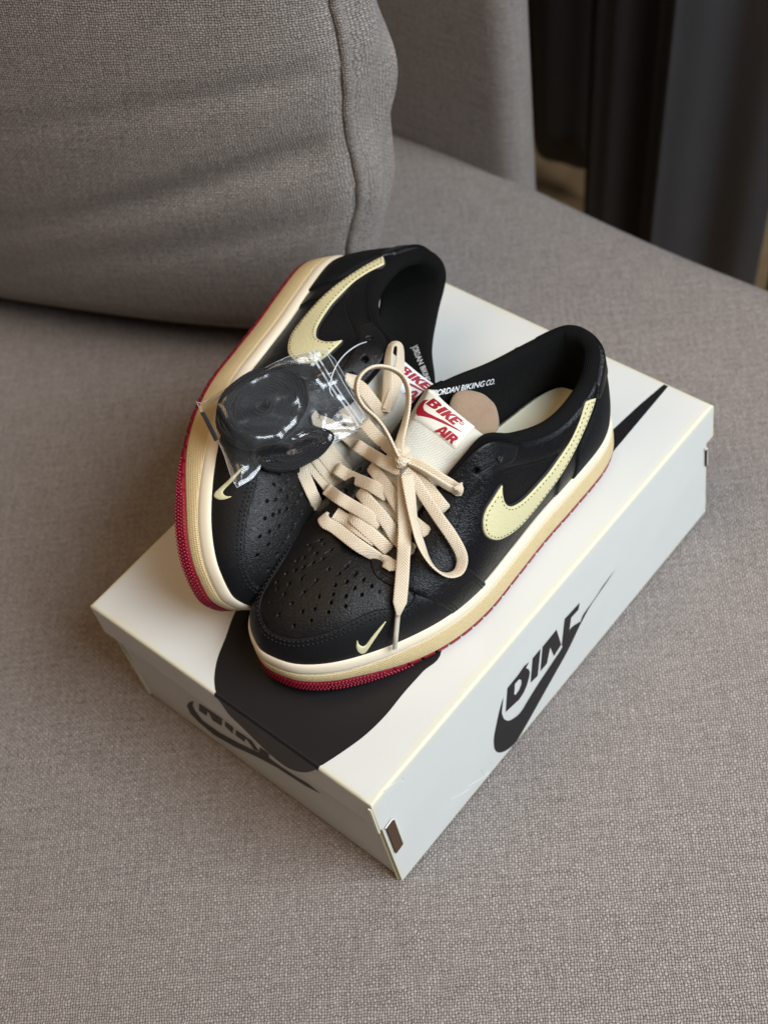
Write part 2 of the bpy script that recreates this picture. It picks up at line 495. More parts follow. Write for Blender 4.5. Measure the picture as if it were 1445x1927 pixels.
curtain('curtain', 'slate grey curtain with wide folds hanging beyond the end of the sofa seat', .85, .258, .400, -.485, 1.3, .011, .19, M['curtain_grey'], 2.4, seed=2)
curtain('curtain', 'dark brown curtain hanging full length beside the slate grey curtain', .90, .375, .540, -.485, 1.3, .016, .085, M['curtain_brown'], .2, seed=5)
curtain('curtain', 'near black curtain whose hem ends above the wooden floor behind the backrest', 1.0, .52, 1.5, -.425, 1.3, .012, .14, M['curtain_brown'], 1.2, seed=8)
curtain('curtain', 'taupe curtain edge beside the slate grey curtain beyond the seat', .84, -.15, .246, -.485, 1.3, .014, .12, M['curtain_taupe'], 1.0, seed=9)

# ------------------------------------------------------------------ loose back cushion
def cushion(name, label, corner, e1, lean, w, h, d, mat, seed=3):
    """box cushion: corner = lower front corner, e1 = direction of the front lower edge, depth goes away from it"""
    e1 = unit(np.array([*e1, 0.])); e2 = unit(np.cross(e1, [0, 0, 1]))       # into the cushion
    if e2[0] < 0: e2 = -e2
    U0 = unit(np.array([-.079, -.20, .976]))
    e2 = unit(e2 - U0 * (e2 @ U0) * .6)
    up = unit(U0 * math.cos(lean) + e2 * math.sin(lean)); dp = unit(e2 * math.cos(lean) - U0 * math.sin(lean)); dp[2] *= .5
    root = thing(name, label, 'cushion', Matrix.Translation(Vector(corner)))
    r = np.random.default_rng(seed); ph = r.uniform(0, 6.28, 12)
    def place(a, b, c):
        """a along e1 0..1, b up 0..1, c depth 0..1 on the box surface -> world offset, with soft bulges"""
        A, B, C_ = (a - .5) * 2, (b - .5) * 2, (c - .5) * 2
        bul = .058
        fa = (1 - A * A); fb = (1 - B * B); fc = (1 - C_ * C_)
        X = a * w; Y = b * h; Z = c * d
        front = 1 - c
        Z += (-(bul) * (fa ** .6) * (fb ** .6) * (1 if c < .5 else -1)) * abs(C_)
        X += .016 * A * abs(A) ** 3 * (fb ** .7) * (fc ** .7)
        Y += .020 * B * abs(B) ** 3 * (fa ** .5) * (fc ** .7)
        if c < .5 and b < .12: Z += .022 * (1 - b / .12) ** 2
        # corners pulled in a little, edges wavy
        X -= .022 * A * abs(B) ** 5; Y -= .016 * B * abs(A) ** 6
        X += .004 * math.sin(11 * b + ph[0]) * abs(A) ** 4 + .0025 * math.sin(27 * b + ph[1] + 2 * c) * abs(A) ** 4
        # creases running in from the edge beside the free corner
        if c < .5:
            for (b0, sl, dep, wd) in ((.46, .42, .0075, .028), (.33, .30, .003, .03), (.58, .25, .003, .02)):
                q = (b - (b0 - sl * a)) / wd
                Z += dep * math.exp(-q * q) * math.exp(-(a / .30) ** 2) * (1 - math.exp(-(a / .03) ** 2)) * abs(C_)
            Z += .003 * math.sin(5 * a + 3 * b + ph[3]) * fa * fb
        if a < .02:
            q = math.sin(14 * b + 5 * c + ph[4]) + .6 * math.sin(27 * b - 9 * c + ph[5])
            X += .0035 * q * fc
        return e1 * X + up * Y + dp * Z
    def sheet(nm, fn, nu, nv, su, sv, flip=False):
        V, UV = [], []
        for i in range(nu):
            for j in range(nv):
                V.append(place(*fn(i / (nu - 1), j / (nv - 1)))); UV.append((i / (nu - 1) * su, j / (nv - 1) * sv))
        return V, UV, grid_faces(nu, nv, flip=flip)
    parts = [('front_panel', lambda s, t: (s, t, 0), 120, 110, w, h), ('back_panel', lambda s, t: (1 - s, t, 1), 40, 40, w, h),
             ('gusset', lambda s, t: (0, t, 1 - s), 40, 110, d, h), ('gusset', lambda s, t: (1, t, s), 20, 60, d, h),
             ('gusset', lambda s, t: (s, 1, t), 60, 20, w, d), ('gusset', lambda s, t: (s, 0, 1 - t), 60, 20, w, d)]
    for nm, fn, nu, nv, su, sv in parts:
        V, UV, F = sheet(nm, fn, nu, nv, su, sv)
        mesh_obj(nm, V, F, mat, root, UV)
    # piping along the front edges
    loop = [(0, t, 0) for t in np.linspace(0, 1, 60)] + [(s, 1, 0) for s in np.linspace(0, 1, 40)[1:]] + [(1, t, 0) for t in np.linspace(1, 0, 40)[1:]] + [(s, 0, 0) for s in np.linspace(1, 0, 40)[1:-1]]
    P = np.array([place(*q) for q in loop]) 
    P += rng.normal(size=P.shape) * .0004
    V, F, UV = tube(P, .0042, 8, True)
    mesh_obj('piping', V, F, M['pipe'], root, UV)
    loop = [(0, t, 1) for t in np.linspace(0, 1, 60)]
    P = np.array([place(*q) for q in loop]); V, F, UV = tube(P, .0042, 8, False)
    mesh_obj('piping', V, F, M['pipe'], root, UV)
    return root

def tube(P, r, n=8, closed=False, cap=False):
    P = np.asarray(P, float); m = len(P)
    if closed: T = unit(np.roll(P, -1, 0) - np.roll(P, 1, 0))
    else: T = unit(np.gradient(P, axis=0))
    ref = np.array([0, 0, 1.]) if abs(T[0][2]) < .9 else np.array([1., 0, 0])
    V, UV = [], []; Nn = unit(np.cross(T[0], ref)); s = 0
    rr = np.full(m, r) if np.ndim(r) == 0 else r
    for i in range(m):
        Nn = unit(Nn - T[i] * (Nn @ T[i])); B = np.cross(T[i], Nn)
        if i: s += np.linalg.norm(P[i] - P[i - 1])
        for k in range(n):
            a = 2 * math.pi * k / n
            V.append(P[i] + rr[i] * (math.cos(a) * Nn + math.sin(a) * B)); UV.append((k / n * 2 * math.pi * rr[i], s))
    F = grid_faces(m, n, closed, True, flip=True)
    if cap and not closed:
        F.append(tuple(range(n))); F.append(tuple(range((m - 1) * n, m * n))[::-1])
    return V, F, UV

cushion('back_cushion', 'large grey woven box cushion with piped seams leaning behind the black shoes', (.316, .305, .003), (-.335, .942), math.radians(7), .66, .52, .050, M['cushion'])

# ================================================================== shoe box
box = thing('shoe_box', 'white cardboard shoe box with black printed swoosh under the pair of shoes', 'shoe box', Matrix.Identity(4))
TH = .0016
LIDH = .031

def edge_panel(name, corners, thick_dir, mat, parent, n=40, m=16, rim=None):
    """flat card panel from 4 corners (a,b,c,d), thickness along thick_dir; UV.x = distance to the nearest border"""
    a, b, c, d = [np.array(q, float) for q in corners]
    la, lb = np.linalg.norm(b - a), np.linalg.norm(d - a)
    us = np.unique(np.concatenate([np.linspace(0, 1, n), np.array([.001, .003, .006, .01, .02]) / la, 1 - np.array([.001, .003, .006, .01, .02]) / la]))
    vs = np.unique(np.concatenate([np.linspace(0, 1, m), np.array([.001, .003, .006, .01]) / lb, 1 - np.array([.001, .003, .006, .01]) / lb]))
    vs = vs[(vs >= 0) & (vs <= 1)]; us = us[(us >= 0) & (us <= 1)]
    V, UV = [], []
    for u in us:
        for v in vs:
            V.append(a + (b - a) * u + (d - a) * v + 0 * c)
            UV.append((min(u * la, (1 - u) * la, v * lb, (1 - v) * lb), v * lb))
    nf = len(V); F = grid_faces(len(us), len(vs))
    td = np.array(thick_dir) * TH
    V2 = [q + td for q in V]; F2 = [tuple(i + nf for i in f[::-1]) for f in F]
    nu, nv = len(us), len(vs)
    ring = [i * nv for i in range(nu)] + [(nu - 1) * nv + j for j in range(1, nv)] + [i * nv + nv - 1 for i in range(nu - 2, -1, -1)] + [j for j in range(nv - 2, 0, -1)]
    F3 = [(ring[k], ring[k] + nf, ring[(k + 1) % len(ring)] + nf, ring[(k + 1) % len(ring)]) for k in range(len(ring))]
    # orient outward = away from thick_dir
    nrm = np.cross(b - a, d - a)
    if nrm @ td > 0:
        F = [f[::-1] for f in F]; F2 = [f[::-1] for f in F2]; F3 = [f[::-1] for f in F3]
    return mesh_obj(name, V + V2, F + F2 + F3, mat, parent, UV + UV, smooth=False)

L_, W_, H_ = BOX_L, BOX_W, BOX_H
base = mesh_obj('base', [], [], None, box)
lid = mesh_obj('lid', [], [], None, box)
bpy.data.objects.remove(base); bpy.data.objects.remove(lid)

def join_parts(name, objs, parent):
    """merge several panels into one mesh object"""
    bm = bmesh.new()
    mats = []
    lay = bm.loops.layers.uv.new('UVMap')
    for o in objs:
        me = o.data; off = len(bm.verts)
        vs = [bm.verts.new(v.co) for v in me.vertices]
        uvl = me.uv_layers.active
        mi = []
        for mm in me.materials:
            if mm not in mats: mats.append(mm)
            mi.append(mats.index(mm))
        for p in me.polygons:
            try: f = bm.faces.new([vs[i] for i in p.vertices])
            except ValueError: continue
            f.smooth = p.use_smooth; f.material_index = mi[p.material_index] if mi else 0
            if uvl:
                for l, li in zip(f.loops, p.loop_indices): l[lay].uv = uvl.data[li].uv
        bpy.data.objects.remove(o)
    me = bpy.data.meshes.new(name); bm.to_mesh(me); bm.free()
    for mm in mats: me.materials.append(mm)
    o = bpy.data.objects.new(name, me); link(o, parent); return o

i_ = .003
# base tray
bb = [edge_panel('p', [(i_, i_, 0.0024), (L_ - i_, i_, 0.0024), (L_ - i_, i_, H_ - .004), (i_, i_, H_ - .004)], (0, 1, 0), M['card'], None),
      edge_panel('p', [(i_, W_ - i_, 0.0024), (L_ - i_, W_ - i_, 0.0024), (L_ - i_, W_ - i_, H_ - .004), (i_, W_ - i_, H_ - .004)], (0, -1, 0), M['card'], None),
      edge_panel('p', [(i_ + .0012, i_ + TH + .0022, 0.0024), (i_ + .0012, W_ - i_ - TH, 0.0024), (i_ + .0012, W_ - i_ - TH, H_ - .004), (i_ + .0012, i_ + TH + .0022, H_ - .004)], (1, 0, 0), M['card'], None),
      edge_panel('p', [(L_ - i_ - .001, i_ + TH, 0.0024), (L_ - i_ - .001, W_ - i_ - TH, 0.0024), (L_ - i_ - .001, W_ - i_ - TH, H_ - .004), (L_ - i_ - .001, i_ + TH, H_ - .004)], (-1, 0, 0), M['card'], None),
      edge_panel('p', [(i_ + .004, i_ + .004, .0006), (L_ - i_ - .004, i_ + .004, .0006), (L_ - i_ - .004, W_ - i_ - .004, .0006), (i_ + .004, W_ - i_ - .004, .0006)], (0, 0, 1), M['card'], None)]
base = join_parts('base', bb, box)
# lid: top with rounded folds and four skirts
def rounded_lid():
    r = .0022; V, UV = [], []
    prof = []   # (inset from the outer face, z, distance to the fold)
    prof = [(0.0, H_ - LIDH, LIDH), (0.0, H_ - LIDH * .6, LIDH * .6), (0.0, H_ - .012, .012), (0.0, H_ - .006, .005), (0, H_ - r, .0006)]
    for a in np.linspace(0, math.pi / 2, 6)[1:-1]:
        prof.append((r * (1 - math.cos(a)), H_ - r + r * math.sin(a), 0.0))
    prof += [(r, H_, .0006), (r + .004, H_, .004), (r + .01, H_, .010), (r + .02, H_, .02), (r + .04, H_, .04), (r + .07, H_, .07), (r + .105, H_, .105)]
    def ring(inset, z):
        x0, x1, y0, y1 = inset, L_ - inset, inset, W_ - inset
        pts = []; nx_, ny_ = 40, 30
        for k in range(nx_): pts.append((x0 + (x1 - x0) * k / nx_, y0, z))
        for k in range(ny_): pts.append((x1, y0 + (y1 - y0) * k / ny_, z))
        for k in range(nx_): pts.append((x1 - (x1 - x0) * k / nx_, y1, z))
        for k in range(ny_): pts.append((x0, y1 - (y1 - y0) * k / ny_, z))
        return pts
    n = 140
    for (ins, z, ed) in prof:
        for q in ring(ins, z):
            V.append(q)
            cd = min(math.hypot(min(q[0], L_ - q[0]), min(q[1], W_ - q[1])) , 1) if z < H_ - .003 else 1
            UV.append((min(ed, cd), z))
    F = grid_faces(len(prof), n, False, True, flip=True)
    # close the middle
    last = (len(prof) - 1) * n
    F.append(tuple(last + k for k in range(n)))
    # inner side of the skirts
    s0 = len(V)
    for (ins, z) in ((TH, H_ - LIDH), (TH, H_ - .003)):
        for q in ring(ins, z): V.append(q); UV.append((.05, z))
    F += [(k, s0 + k, s0 + (k + 1) % n, (k + 1) % n) for k in range(n)]
    F += [(s0 + k, s0 + n + k, s0 + n + (k + 1) % n, s0 + (k + 1) % n) for k in range(n)]
    return V, F, UV
V, F, UV = rounded_lid()
lid = mesh_obj('lid', V, F, M['card'], box, UV)
md = lid.modifiers.new('ws', 'EDGE_SPLIT'); md.split_angle = math.radians(50)
# raised corner seam tabs of the skirt, worn
def bar(name, a, b, w, t, mat, parent, nrm):
    a, b = np.array(a, float), np.array(b, float); d = unit(b - a); nrm = unit(nrm); s = unit(np.cross(d, nrm))
    V = []
    for q in (a, b):
        for (cs, cn) in ((-1, 0), (-.6, 1), (.6, 1), (1, 0)):
            V.append(q + s * w * .5 * cs + nrm * t * cn)
    F = [(0, 1, 5, 4), (1, 2, 6, 5), (2, 3, 7, 6), (3, 0, 4, 7), (0, 3, 2, 1), (4, 5, 6, 7)]
    return mesh_obj(name, V, F, mat, parent, smooth=False)
bar('corner_seam', (-.0004, .0012, H_ - .0035), (-.0004, .0016, H_ - .034), .0022, .0010, M['card'], box, (-1, -.3, 0))
bar('corner_seam', (i_ + .0006, i_ + .0034, H_ - LIDH - .001), (i_ + .0006, i_ + .0036, .001), .0020, .0012, M['card_edge'], box, (-1, -.5, 0))
# finger notch by the near corner and a tab slot at the far end, drawn as dark plates that look recessed
def notch(x0, x1, z0, z1):
    y = i_ - .00035
    V = [(x0, y, z0), (x1, y, z0 + .001), (x1 + .0004, y, z1 - .0015), (x1 - .0015, y, z1), (x0, y, z1 - .001)]
    o = mesh_obj('tab_slot', V + [(v[0], v[1] - .0011, v[2]) for v in V], [(0, 1, 2, 3, 4)[::-1], (5, 6, 7, 8, 9)] + [(k, (k + 1) % 5, (k + 1) % 5 + 5, k + 5) for k in range(5)], M['card_inside'], box, smooth=False)
    rim = [(x0 - .0006, y - .0006, z1), (x1 - .001, y - .0006, z1 + .0012), (x1 + .001, y - .0006, z1 - .0008), (x1 + .001, y - .0006, z0 + .0005)]
    Vt, Ft, Ut = tube(np.array(rim), .0006, 6)
    mesh_obj('slot_rim', Vt, Ft, M['card'], box, Ut)
notch(i_ + .0022, i_ + .0085, H_ - LIDH - .043, H_ - LIDH - .008)
notch(L_ - i_ - .0022, L_ - i_ - .0014, H_ - LIDH - .028, H_ - LIDH - .010)

# ---- printed shapes
def fill2d(loops, step, extra=None):
    """triangulate outer loop + holes (even-odd) with interior points -> verts2d, tris"""
    pts, edges = [], []
    for lp in loops:
        s = len(pts); pts += [tuple(p) for p in lp]
        edges += [(s + k, s + (k + 1) % len(lp)) for k in range(len(lp))]
    allp = np.array(pts); lo, hi = allp.min(0), allp.max(0)
    gx, gy = np.meshgrid(np.arange(lo[0] + step * .5, hi[0], step), np.arange(lo[1] + step * .5, hi[1], step))
    g = np.column_stack([gx.ravel(), gy.ravel()])
    if len(g):
        ins = np.zeros(len(g), bool)
        for lp in loops: ins ^= inside(lp, g)
        g = g[ins]
        if len(g):
            dmin = np.full(len(g), 1e9)
            for lp in loops:
                lp = np.asarray(lp); r = resample(lp, step * .5, closed=True) if len(lp) > 2 else lp
                for k in range(0, len(r), 200):
                    dmin = np.minimum(dmin, np.linalg.norm(g[:, None] - r[None, k:k + 200], axis=2).min(1))
            g = g[dmin > step * .35]
    if extra is not None and len(extra): g = np.vstack([g, extra]) if len(g) else np.asarray(extra)
    vs = [Vector(p) for p in pts] + [Vector(p) for p in g]
    r = delaunay_2d_cdt(vs, edges, [], 0, 1e-6)
    v2 = np.array([tuple(v) for v in r[0]]); tr = [t for t in r[2] if len(t) == 3]
    cen = np.array([v2[list(t)].mean(0) for t in tr])
    ins = np.zeros(len(tr), bool)
    for lp in loops: ins ^= inside(lp, cen)
    return v2, [t for t, k in zip(tr, ins) if k]

def flat_print(name, loops_px, axis, val, offset, parent, mat=None):
    """print traced in the photo, laid on a flat face of the box"""
    oth = [k for k in range(3) if k != axis]
    loops = []
    for lp in loops_px:
        w = np.array([on_plane(u, v, axis, val) for u, v in lp])
        loops.append(w[:, oth] * 1000)
    v2, tr = fill2d(loops, 6.0)
    V = np.zeros((len(v2), 3)); V[:, oth] = v2 / 1000; V[:, axis] = val + offset
    F = []
    want = np.sign(offset)
    for t in tr:
        n = np.cross(V[t[1]] - V[t[0]], V[t[2]] - V[t[0]])[axis]
        F.append(t if n * want > 0 else t[::-1])
    return mesh_obj(name, V, F, mat or M['print_black'], parent, smooth=False)

def zpx(pts, sc, ox, oy): return [(ox + x * sc, oy + y * sc) for x, y in pts]
# top of the lid: one giant swoosh, its belly folding over the short side
left_b = [(444, 1150), (425, 1200), (410, 1239), (404, 1274), (406, 1303)]
right_b = [(600.5, 1444), (642, 1417), (687, 1384), (726, 1346), (760, 1304), (795, 1265), (831, 1224)]
tail_lo = [(1152, 852), (1194, 796.5), (1259, 724.6)]
tail_hi = [(1250.5, 722), (1221, 747), (1199, 766), (1149.5, 812)]
wl = [on_plane(u, v, 2, H_)[:2] for u, v in left_b]; wr = [on_plane(u, v, 2, H_)[:2] for u, v in right_b]
tl = [on_plane(u, v, 2, H_)[:2] for u, v in tail_lo]; th_ = [on_plane(u, v, 2, H_)[:2] for u, v in tail_hi]
def lin(a, b, n=8): return np.array([np.array(a) + (np.array(b) - np.array(a)) * t for t in np.linspace(0, 1, n)])
outer = np.vstack([catmull(np.array(wr + [(.128, .0585), (.17, .0545), (.21, .0495)]), 6), lin(tl[0], tl[-1])])
inner = np.vstack([catmull(np.array(th_), 4), catmull(np.array([(.235, .082), (.20, .105), (.15, .133), (.11, .150), (.085, .158)]), 6)])
leftc = catmull(np.array([(.075, .158)] + wl), 6)
lp = np.vstack([leftc, outer, inner])
lp[:, 0] = np.clip(lp[:, 0], .0021, L_ - .0021); lp[:, 1] = np.clip(lp[:, 1], .0021, W_ - .0021)
keep = [0]
for k in range(1, len(lp)):
    if np.linalg.norm(lp[k] - lp[keep[-1]]) > .0006: keep.append(k)
lp = lp[keep]
v2, tr = fill2d([lp * 1000], 8.0)
V = np.column_stack([v2 / 1000, np.full(len(v2), H_ + .00025)])
F = [t if np.cross(V[t[1]] - V[t[0]], V[t[2]] - V[t[0]])[2] > 0 else t[::-1] for t in tr]
mesh_obj('printed_swoosh', V, F, M['print_black'], lid, smooth=False)
# fold of the print: rounded over the edge and down the skirt
sk_px = [(406, 1304), (428, 1340), (455, 1367), (497, 1408), (532, 1438), (556, 1450), (574, 1453), (589, 1450), (600, 1444)]
sk = np.array([on_plane(u, v, 0, 0.0) for u, v in sk_px])
ya, yb = wl[-1][1], wr[0][1]
sk = catmull(sk[:, 1:], 6)
V, F = [], []
ysamp = np.linspace(ya, yb, 40)
order = np.argsort(sk[:, 0])
zb = np.interp(ysamp, sk[order, 0], sk[order, 1])
r = .0022; o_ = .00025
rows = [(r, H_ + o_)] + [(r - (r + o_) * math.sin(a), H_ - r + (r + o_) * math.cos(a)) for a in np.linspace(0, math.pi / 2, 6)[1:]]
for yv, zz in zip(ysamp, zb):
    zz = min(zz, H_ - r - .0004)
    for (xx, z) in rows: V.append((xx, yv, z))
    for t in (.33, .66, 1.0): V.append((-o_, yv, (H_ - r) * (1 - t) + zz * t))
nr = len(rows) + 3
F = grid_faces(40, nr)
o = mesh_obj('printed_swoosh', V, F, M['print_black'], lid, smooth=False)

sc, ox, oy = .19718, 900, 1060
sw = zpx([(235, 1280), (200, 1400), (165, 1560), (145, 1680), (155, 1775), (200, 1805), (270, 1780), (350, 1710), (420, 1600), (560, 1350), (700, 1100), (850, 830), (960, 600), (1050, 430), (1150, 280), (1230, 165), (1300, 60)], sc, ox, oy)
sw2 = zpx([(1180, 222), (1100, 345), (1000, 485), (972, 552), (950, 566), (870, 630), (800, 795), (700, 950), (580, 1130), (480, 1290), (400, 1420), (330, 1480), (280, 1500), (240, 1480), (220, 1425)], sc, ox, oy)
bp = box
flat_print('printed_swoosh', [catmull(sw, 4).tolist() + catmull(sw2, 4).tolist()], 1, i_, -.00025, base)
flat_print('printed_letter', [zpx([(275, 1190), (258, 1418), (330, 1350), (385, 1300), (430, 1230), (460, 1160), (482, 1080), (487, 1030), (470, 1005), (450, 1000), (480, 940), (430, 985), (380, 1060)], sc, ox, oy),
           zpx([(345, 1150), (385, 1105), (408, 1112), (408, 1150), (385, 1210), (352, 1255), (338, 1250)], sc, ox, oy)], 1, i_, -.00025, base)
flat_print('printed_letter', [zpx([(515, 905), (590, 815), (562, 1072), (495, 1138)], sc, ox, oy)], 1, i_, -.00025, base)
flat_print('printed_letter', [zpx([(610, 795), (742, 632), (786, 775), (718, 882), (682, 798), (650, 955), (588, 1028)], sc, ox, oy)], 1, i_, -.00025, base)
flat_print('printed_letter', [zpx([(820, 530), (962, 375), (950, 440), (880, 518), (865, 628), (800, 793), (792, 782)], sc, ox, oy)], 1, i_, -.0003, base)
sc, ox, oy = .22145, 330, 1280
xf = i_ + .0012
swl = zpx([(160, 175), (120, 185), (100, 212), (130, 280), (200, 352), (330, 462), (500, 560), (700, 652), (870, 742), (960, 802), (1100, 892), (1230, 960)], sc, ox, oy)
swl2 = zpx([(1130, 880), (1000, 800), (882, 722), (795, 657), (797, 622), (722, 568), (710, 612), (550, 538), (370, 438), (230, 338), (165, 250), (150, 212)], sc, ox, oy)
flat_print('printed_swoosh', [swl + swl2], 0, xf, -.00025, base)
flat_print('printed_letter', [zpx([(205, 195), (402, 328), (395, 386), (320, 340), (280, 262), (268, 302), (205, 258)], sc, ox, oy)], 0, xf, -.00025, base)
flat_print('printed_letter', [zpx([(425, 348), (496, 402), (490, 452), (424, 388)], sc, ox, oy)], 0, xf, -.00025, base)
flat_print('printed_letter', [zpx([(516, 422), (592, 472), (652, 515), (712, 604), (670, 588), (602, 492), (590, 522), (515, 468)], sc, ox, oy)], 0, xf, -.00025, base)

# handling creases in the coated card
def crease(px_pts, axis, val, off, parent):
    P = np.array([on_plane(u, v, axis, val) for u, v in px_pts]); P[:, axis] += off
    V, F, UV = tube(catmull(P, 6), .00017, 5)
    mesh_obj('crease', V, F, M['card'], parent, np.full((len(V), 2), .05))
crease([(849, 1504), (868, 1494), (883, 1484), (884, 1478), (922, 1455)], 1, i_, -.00002, base)
crease([(905, 1448), (912, 1458), (919, 1452)], 1, i_, -.00002, base)
crease([(722, 1490), (742, 1474), (760, 1470), (757, 1463)], 1, 0.0, -.00002, lid)
crease([(205, 1112), (240, 1108), (283, 1109)], 2, H_, .00002, lid)

# ================================================================== the shoes
# template shoe, millimetres: x heel -> toe, y lateral, z up
OUT = np.array([[0.4, 0.0], [4.4, 15.4], [13.4, 24.9], [30.1, 32.0], [59.9, 37.2], [89.7, 41.5], [118.9, 47.2], [148.7, 52.5], [174.9, 52.2],
                [200.3, 46.3], [224.5, 37.4], [244.9, 26.6], [259.7, 12.8], [266.4, -3.5], [266.1, -15.2], [259.7, -29.6], [247.2, -40.5],
                [226.1, -48.4], [200.3, -50.9], [174.8, -48.5], [149.7, -42.2], [119.8, -36.1], [90.0, -33.0], [60.0, -32.9], [29.8, -31.7], [11.4, -26.1], [2.5, -14.3]])
NR = len(OUT)
TOP = np.array([[3, 0, 86], [6, 11, 84], [13, 18, 80], [29, 25, 73], [58, 29, 71], [86, 27, 82], [110, 23.5, 101], [138, 17.5, 85.5], [163, 15, 70],
                [181, 12.5, 61], [188, 8.5, 60.5], [191, 5, 61.5], [192.5, 0, 63], [193, -3, 64], [193, -5, 64.5], [192, -9, 65.5], [190.5, -13, 66.5],
                [186, -17, 69], [170, -19.5, 77], [150, -21, 87], [130, -22.5, 98], [110, -25, 105], [86, -29, 95], [58, -30, 83], [29, -25.5, 80], [11, -18, 83], [5, -10, 85.5]], float)
#          bottom handle (out, up), top handle (out, up)
HND = np.array([[2, 20, 2, -22], [2, 20, 2, -22], [3, 20, 3, -20], [5, 18, 5, -16], [6, 18, 6, -16], [5, 20, 8, -18], [4, 22, 13, -20], [4, 24, 20, -13], [3, 24, 23, -8],
                [2, 22, 24, -4], [1, 20, 26, 0], [0, 18, 30, 2], [-1, 16, 34, 2], [-1, 15, 36, 2], [-1, 15, 36, 2], [-1, 16, 34, 2], [0, 18, 30, 1],
                [1, 20, 26, -2], [2, 24, 23, -5], [3, 26, 20, -10], [4, 24, 14, -16], [4, 22, 8, -20], [4, 20, 6, -18], [4, 18, 5, -16], [4, 18, 4, -18], [3, 20, 3, -20], [2, 20, 2, -22]], float)
INSET = 3.6
FEZ = 26.4

def spring(x):
    return np.clip((np.asarray(x, float) - 185) / 78, 0, 1) ** 2 * 8

def out_normals(o):
    t = unit(np.roll(o, -1, 0) - np.roll(o, 1, 0)); n = np.stack([t[:, 1], -t[:, 0]], 1)
    c = o.mean(0)
    return n if ((o - c) * n).sum() > 0 else -n

def periodic(ctrl, u):
    """Catmull-Rom through ctrl at integer u (periodic); u any array"""
    ctrl = np.asarray(ctrl, float); N = len(ctrl); u = np.asarray(u, float) % N
    i = np.floor(u).astype(int); t = (u - i)[:, None]
    p0, p1, p2, p3 = ctrl[(i - 1) % N], ctrl[i % N], ctrl[(i + 1) % N], ctrl[(i + 2) % N]
    return .5 * (2 * p1 + (p2 - p0) * t + (2 * p0 - 5 * p1 + 4 * p2 - p3) * t * t + (-p0 + 3 * p1 - 3 * p2 + p3) * t ** 3)

ON = out_normals(OUT)
FE = np.column_stack([OUT - ON * INSET, FEZ + spring(OUT[:, 0]) * .8])
# rib handles point along a direction that blends the outline normal with the line from the top point to the sole
B1 = np.column_stack([FE[:, :2] + ON * HND[:, :1], FE[:, 2] + HND[:, 1]])
dirT = unit(FE[:, :2] - TOP[:, :2]) * .65 + ON * .35
dirT = unit(dirT)
B2 = np.column_stack([TOP[:, :2] + dirT * HND[:, 2:3], TOP[:, 2] + HND[:, 3]])

def S(u, t):
    """upper surface; u around (0 heel, 13 toe), t 0 at the sole .. 1 at the top line. mm"""
    u = np.atleast_1d(np.asarray(u, float)); t = np.atleast_1d(np.asarray(t, float))[:, None]
    a, b, c, d = periodic(FE, u), periodic(B1, u), periodic(B2, u), periodic(TOP, u)
    s = 1 - t
    return s ** 3 * a + 3 * s * s * t * b + 3 * s * t * t * c + t ** 3 * d

def SN(u, t):
    e = 1e-3
    du = S(np.asarray(u) + e, t) - S(np.asarray(u) - e, t); dt = S(u, np.asarray(t) + e) - S(u, np.asarray(t) - e)
    n = unit(np.cross(du, dt))
    return n, du / (2 * e), dt / (2 * e)

_n, _, _ = SN([6.0], [.3])
NSIGN = 1.0 if _n[0][1] > 0 else -1.0     # make it point outward

# dense lookup grid
GU, GT = 27 * 16, 60
gu = np.linspace(0, 27, GU, endpoint=False); gt = np.linspace(0, 1, GT)
GUU, GTT = np.meshgrid(gu, gt, indexing='ij')
GRID = S(GUU.ravel(), GTT.ravel())
GF = grid_faces(GU, GT, True, False)
BVH_UP = BVHTree.FromPolygons([Vector(v) for v in GRID], GF)

# ---- poses
def left_pose():
    yaw = -0.1445 + math.pi; c, s = math.cos(yaw), math.sin(yaw)
    return Matrix(((c, -s, 0, .2892), (s, c, 0, .0524), (0, 0, 1, BOX_H), (0, 0, 0, 1)))
def rodrigues(w):
    w = np.array(w); th = np.linalg.norm(w); k = w / th
    K = np.array([[0, -k[2], k[1]], [k[2], 0, -k[0]], [-k[1], k[0], 0]])
    return np.eye(3) + math.sin(th) * K + (1 - math.cos(th)) * K @ K
RPOSE = [-0.3330785494996246, 1.6336767600773074, -2.29570435505086, 0.2725453635174528, 0.25871577120117567, 0.15844162673633558]
def right_pose():
    r = rodrigues(RPOSE[:3])
    return Matrix(((*r[0], RPOSE[3]), (*r[1], RPOSE[4]), (*r[2], RPOSE[5]), (0, 0, 0, 1)))

class Shoe:
    """maps template millimetres to the world for one shoe (side +1 left, -1 mirrored right)"""
    def __init__(s, pose, side):
        s.M = pose; s.side = side; s.R = np.array(pose.to_3x3()); s.T = np.array(pose.translation)
    def local(s, p):         # template mm -> object local metres
        p = np.asarray(p, float) * .001
        return p * np.array([1, s.side, 1])
    def world(s, p): return s.local(p) @ s.R.T + s.T
    def ray(s, u, v):        # photo pixel -> ray in template mm
        o = (s.R.T @ (CAM - s.T)) * 1000 * np.array([1, s.side, 1]); d = (s.R.T @ pix_dir(u, v)) * np.array([1, s.side, 1])
        return o, unit(d)
    def from_world(s, w):
        return (np.asarray(w) - s.T) @ s.R * 1000 * np.array([1, s.side, 1])
    def px(s, p):
        q = (s.world(p) - CAM) @ RM; return np.stack([722.5 + FPX * q[:, 0] / -q[:, 2], 963.5 - FPX * q[:, 1] / -q[:, 2]], 1)

SL = Shoe(left_pose(), 1); SR = Shoe(right_pose(), -1)

GPX = SL.px(GRID)
_gn = vnormals(GRID, GF) * 1.0
_o, _ = SL.ray(722, 963)
if ((_gn * (GRID - np.array([130, 0, 50]))).sum() < 0): _gn = -_gn
GFACE = ((GRID - _o) * _gn).sum(1) < 0

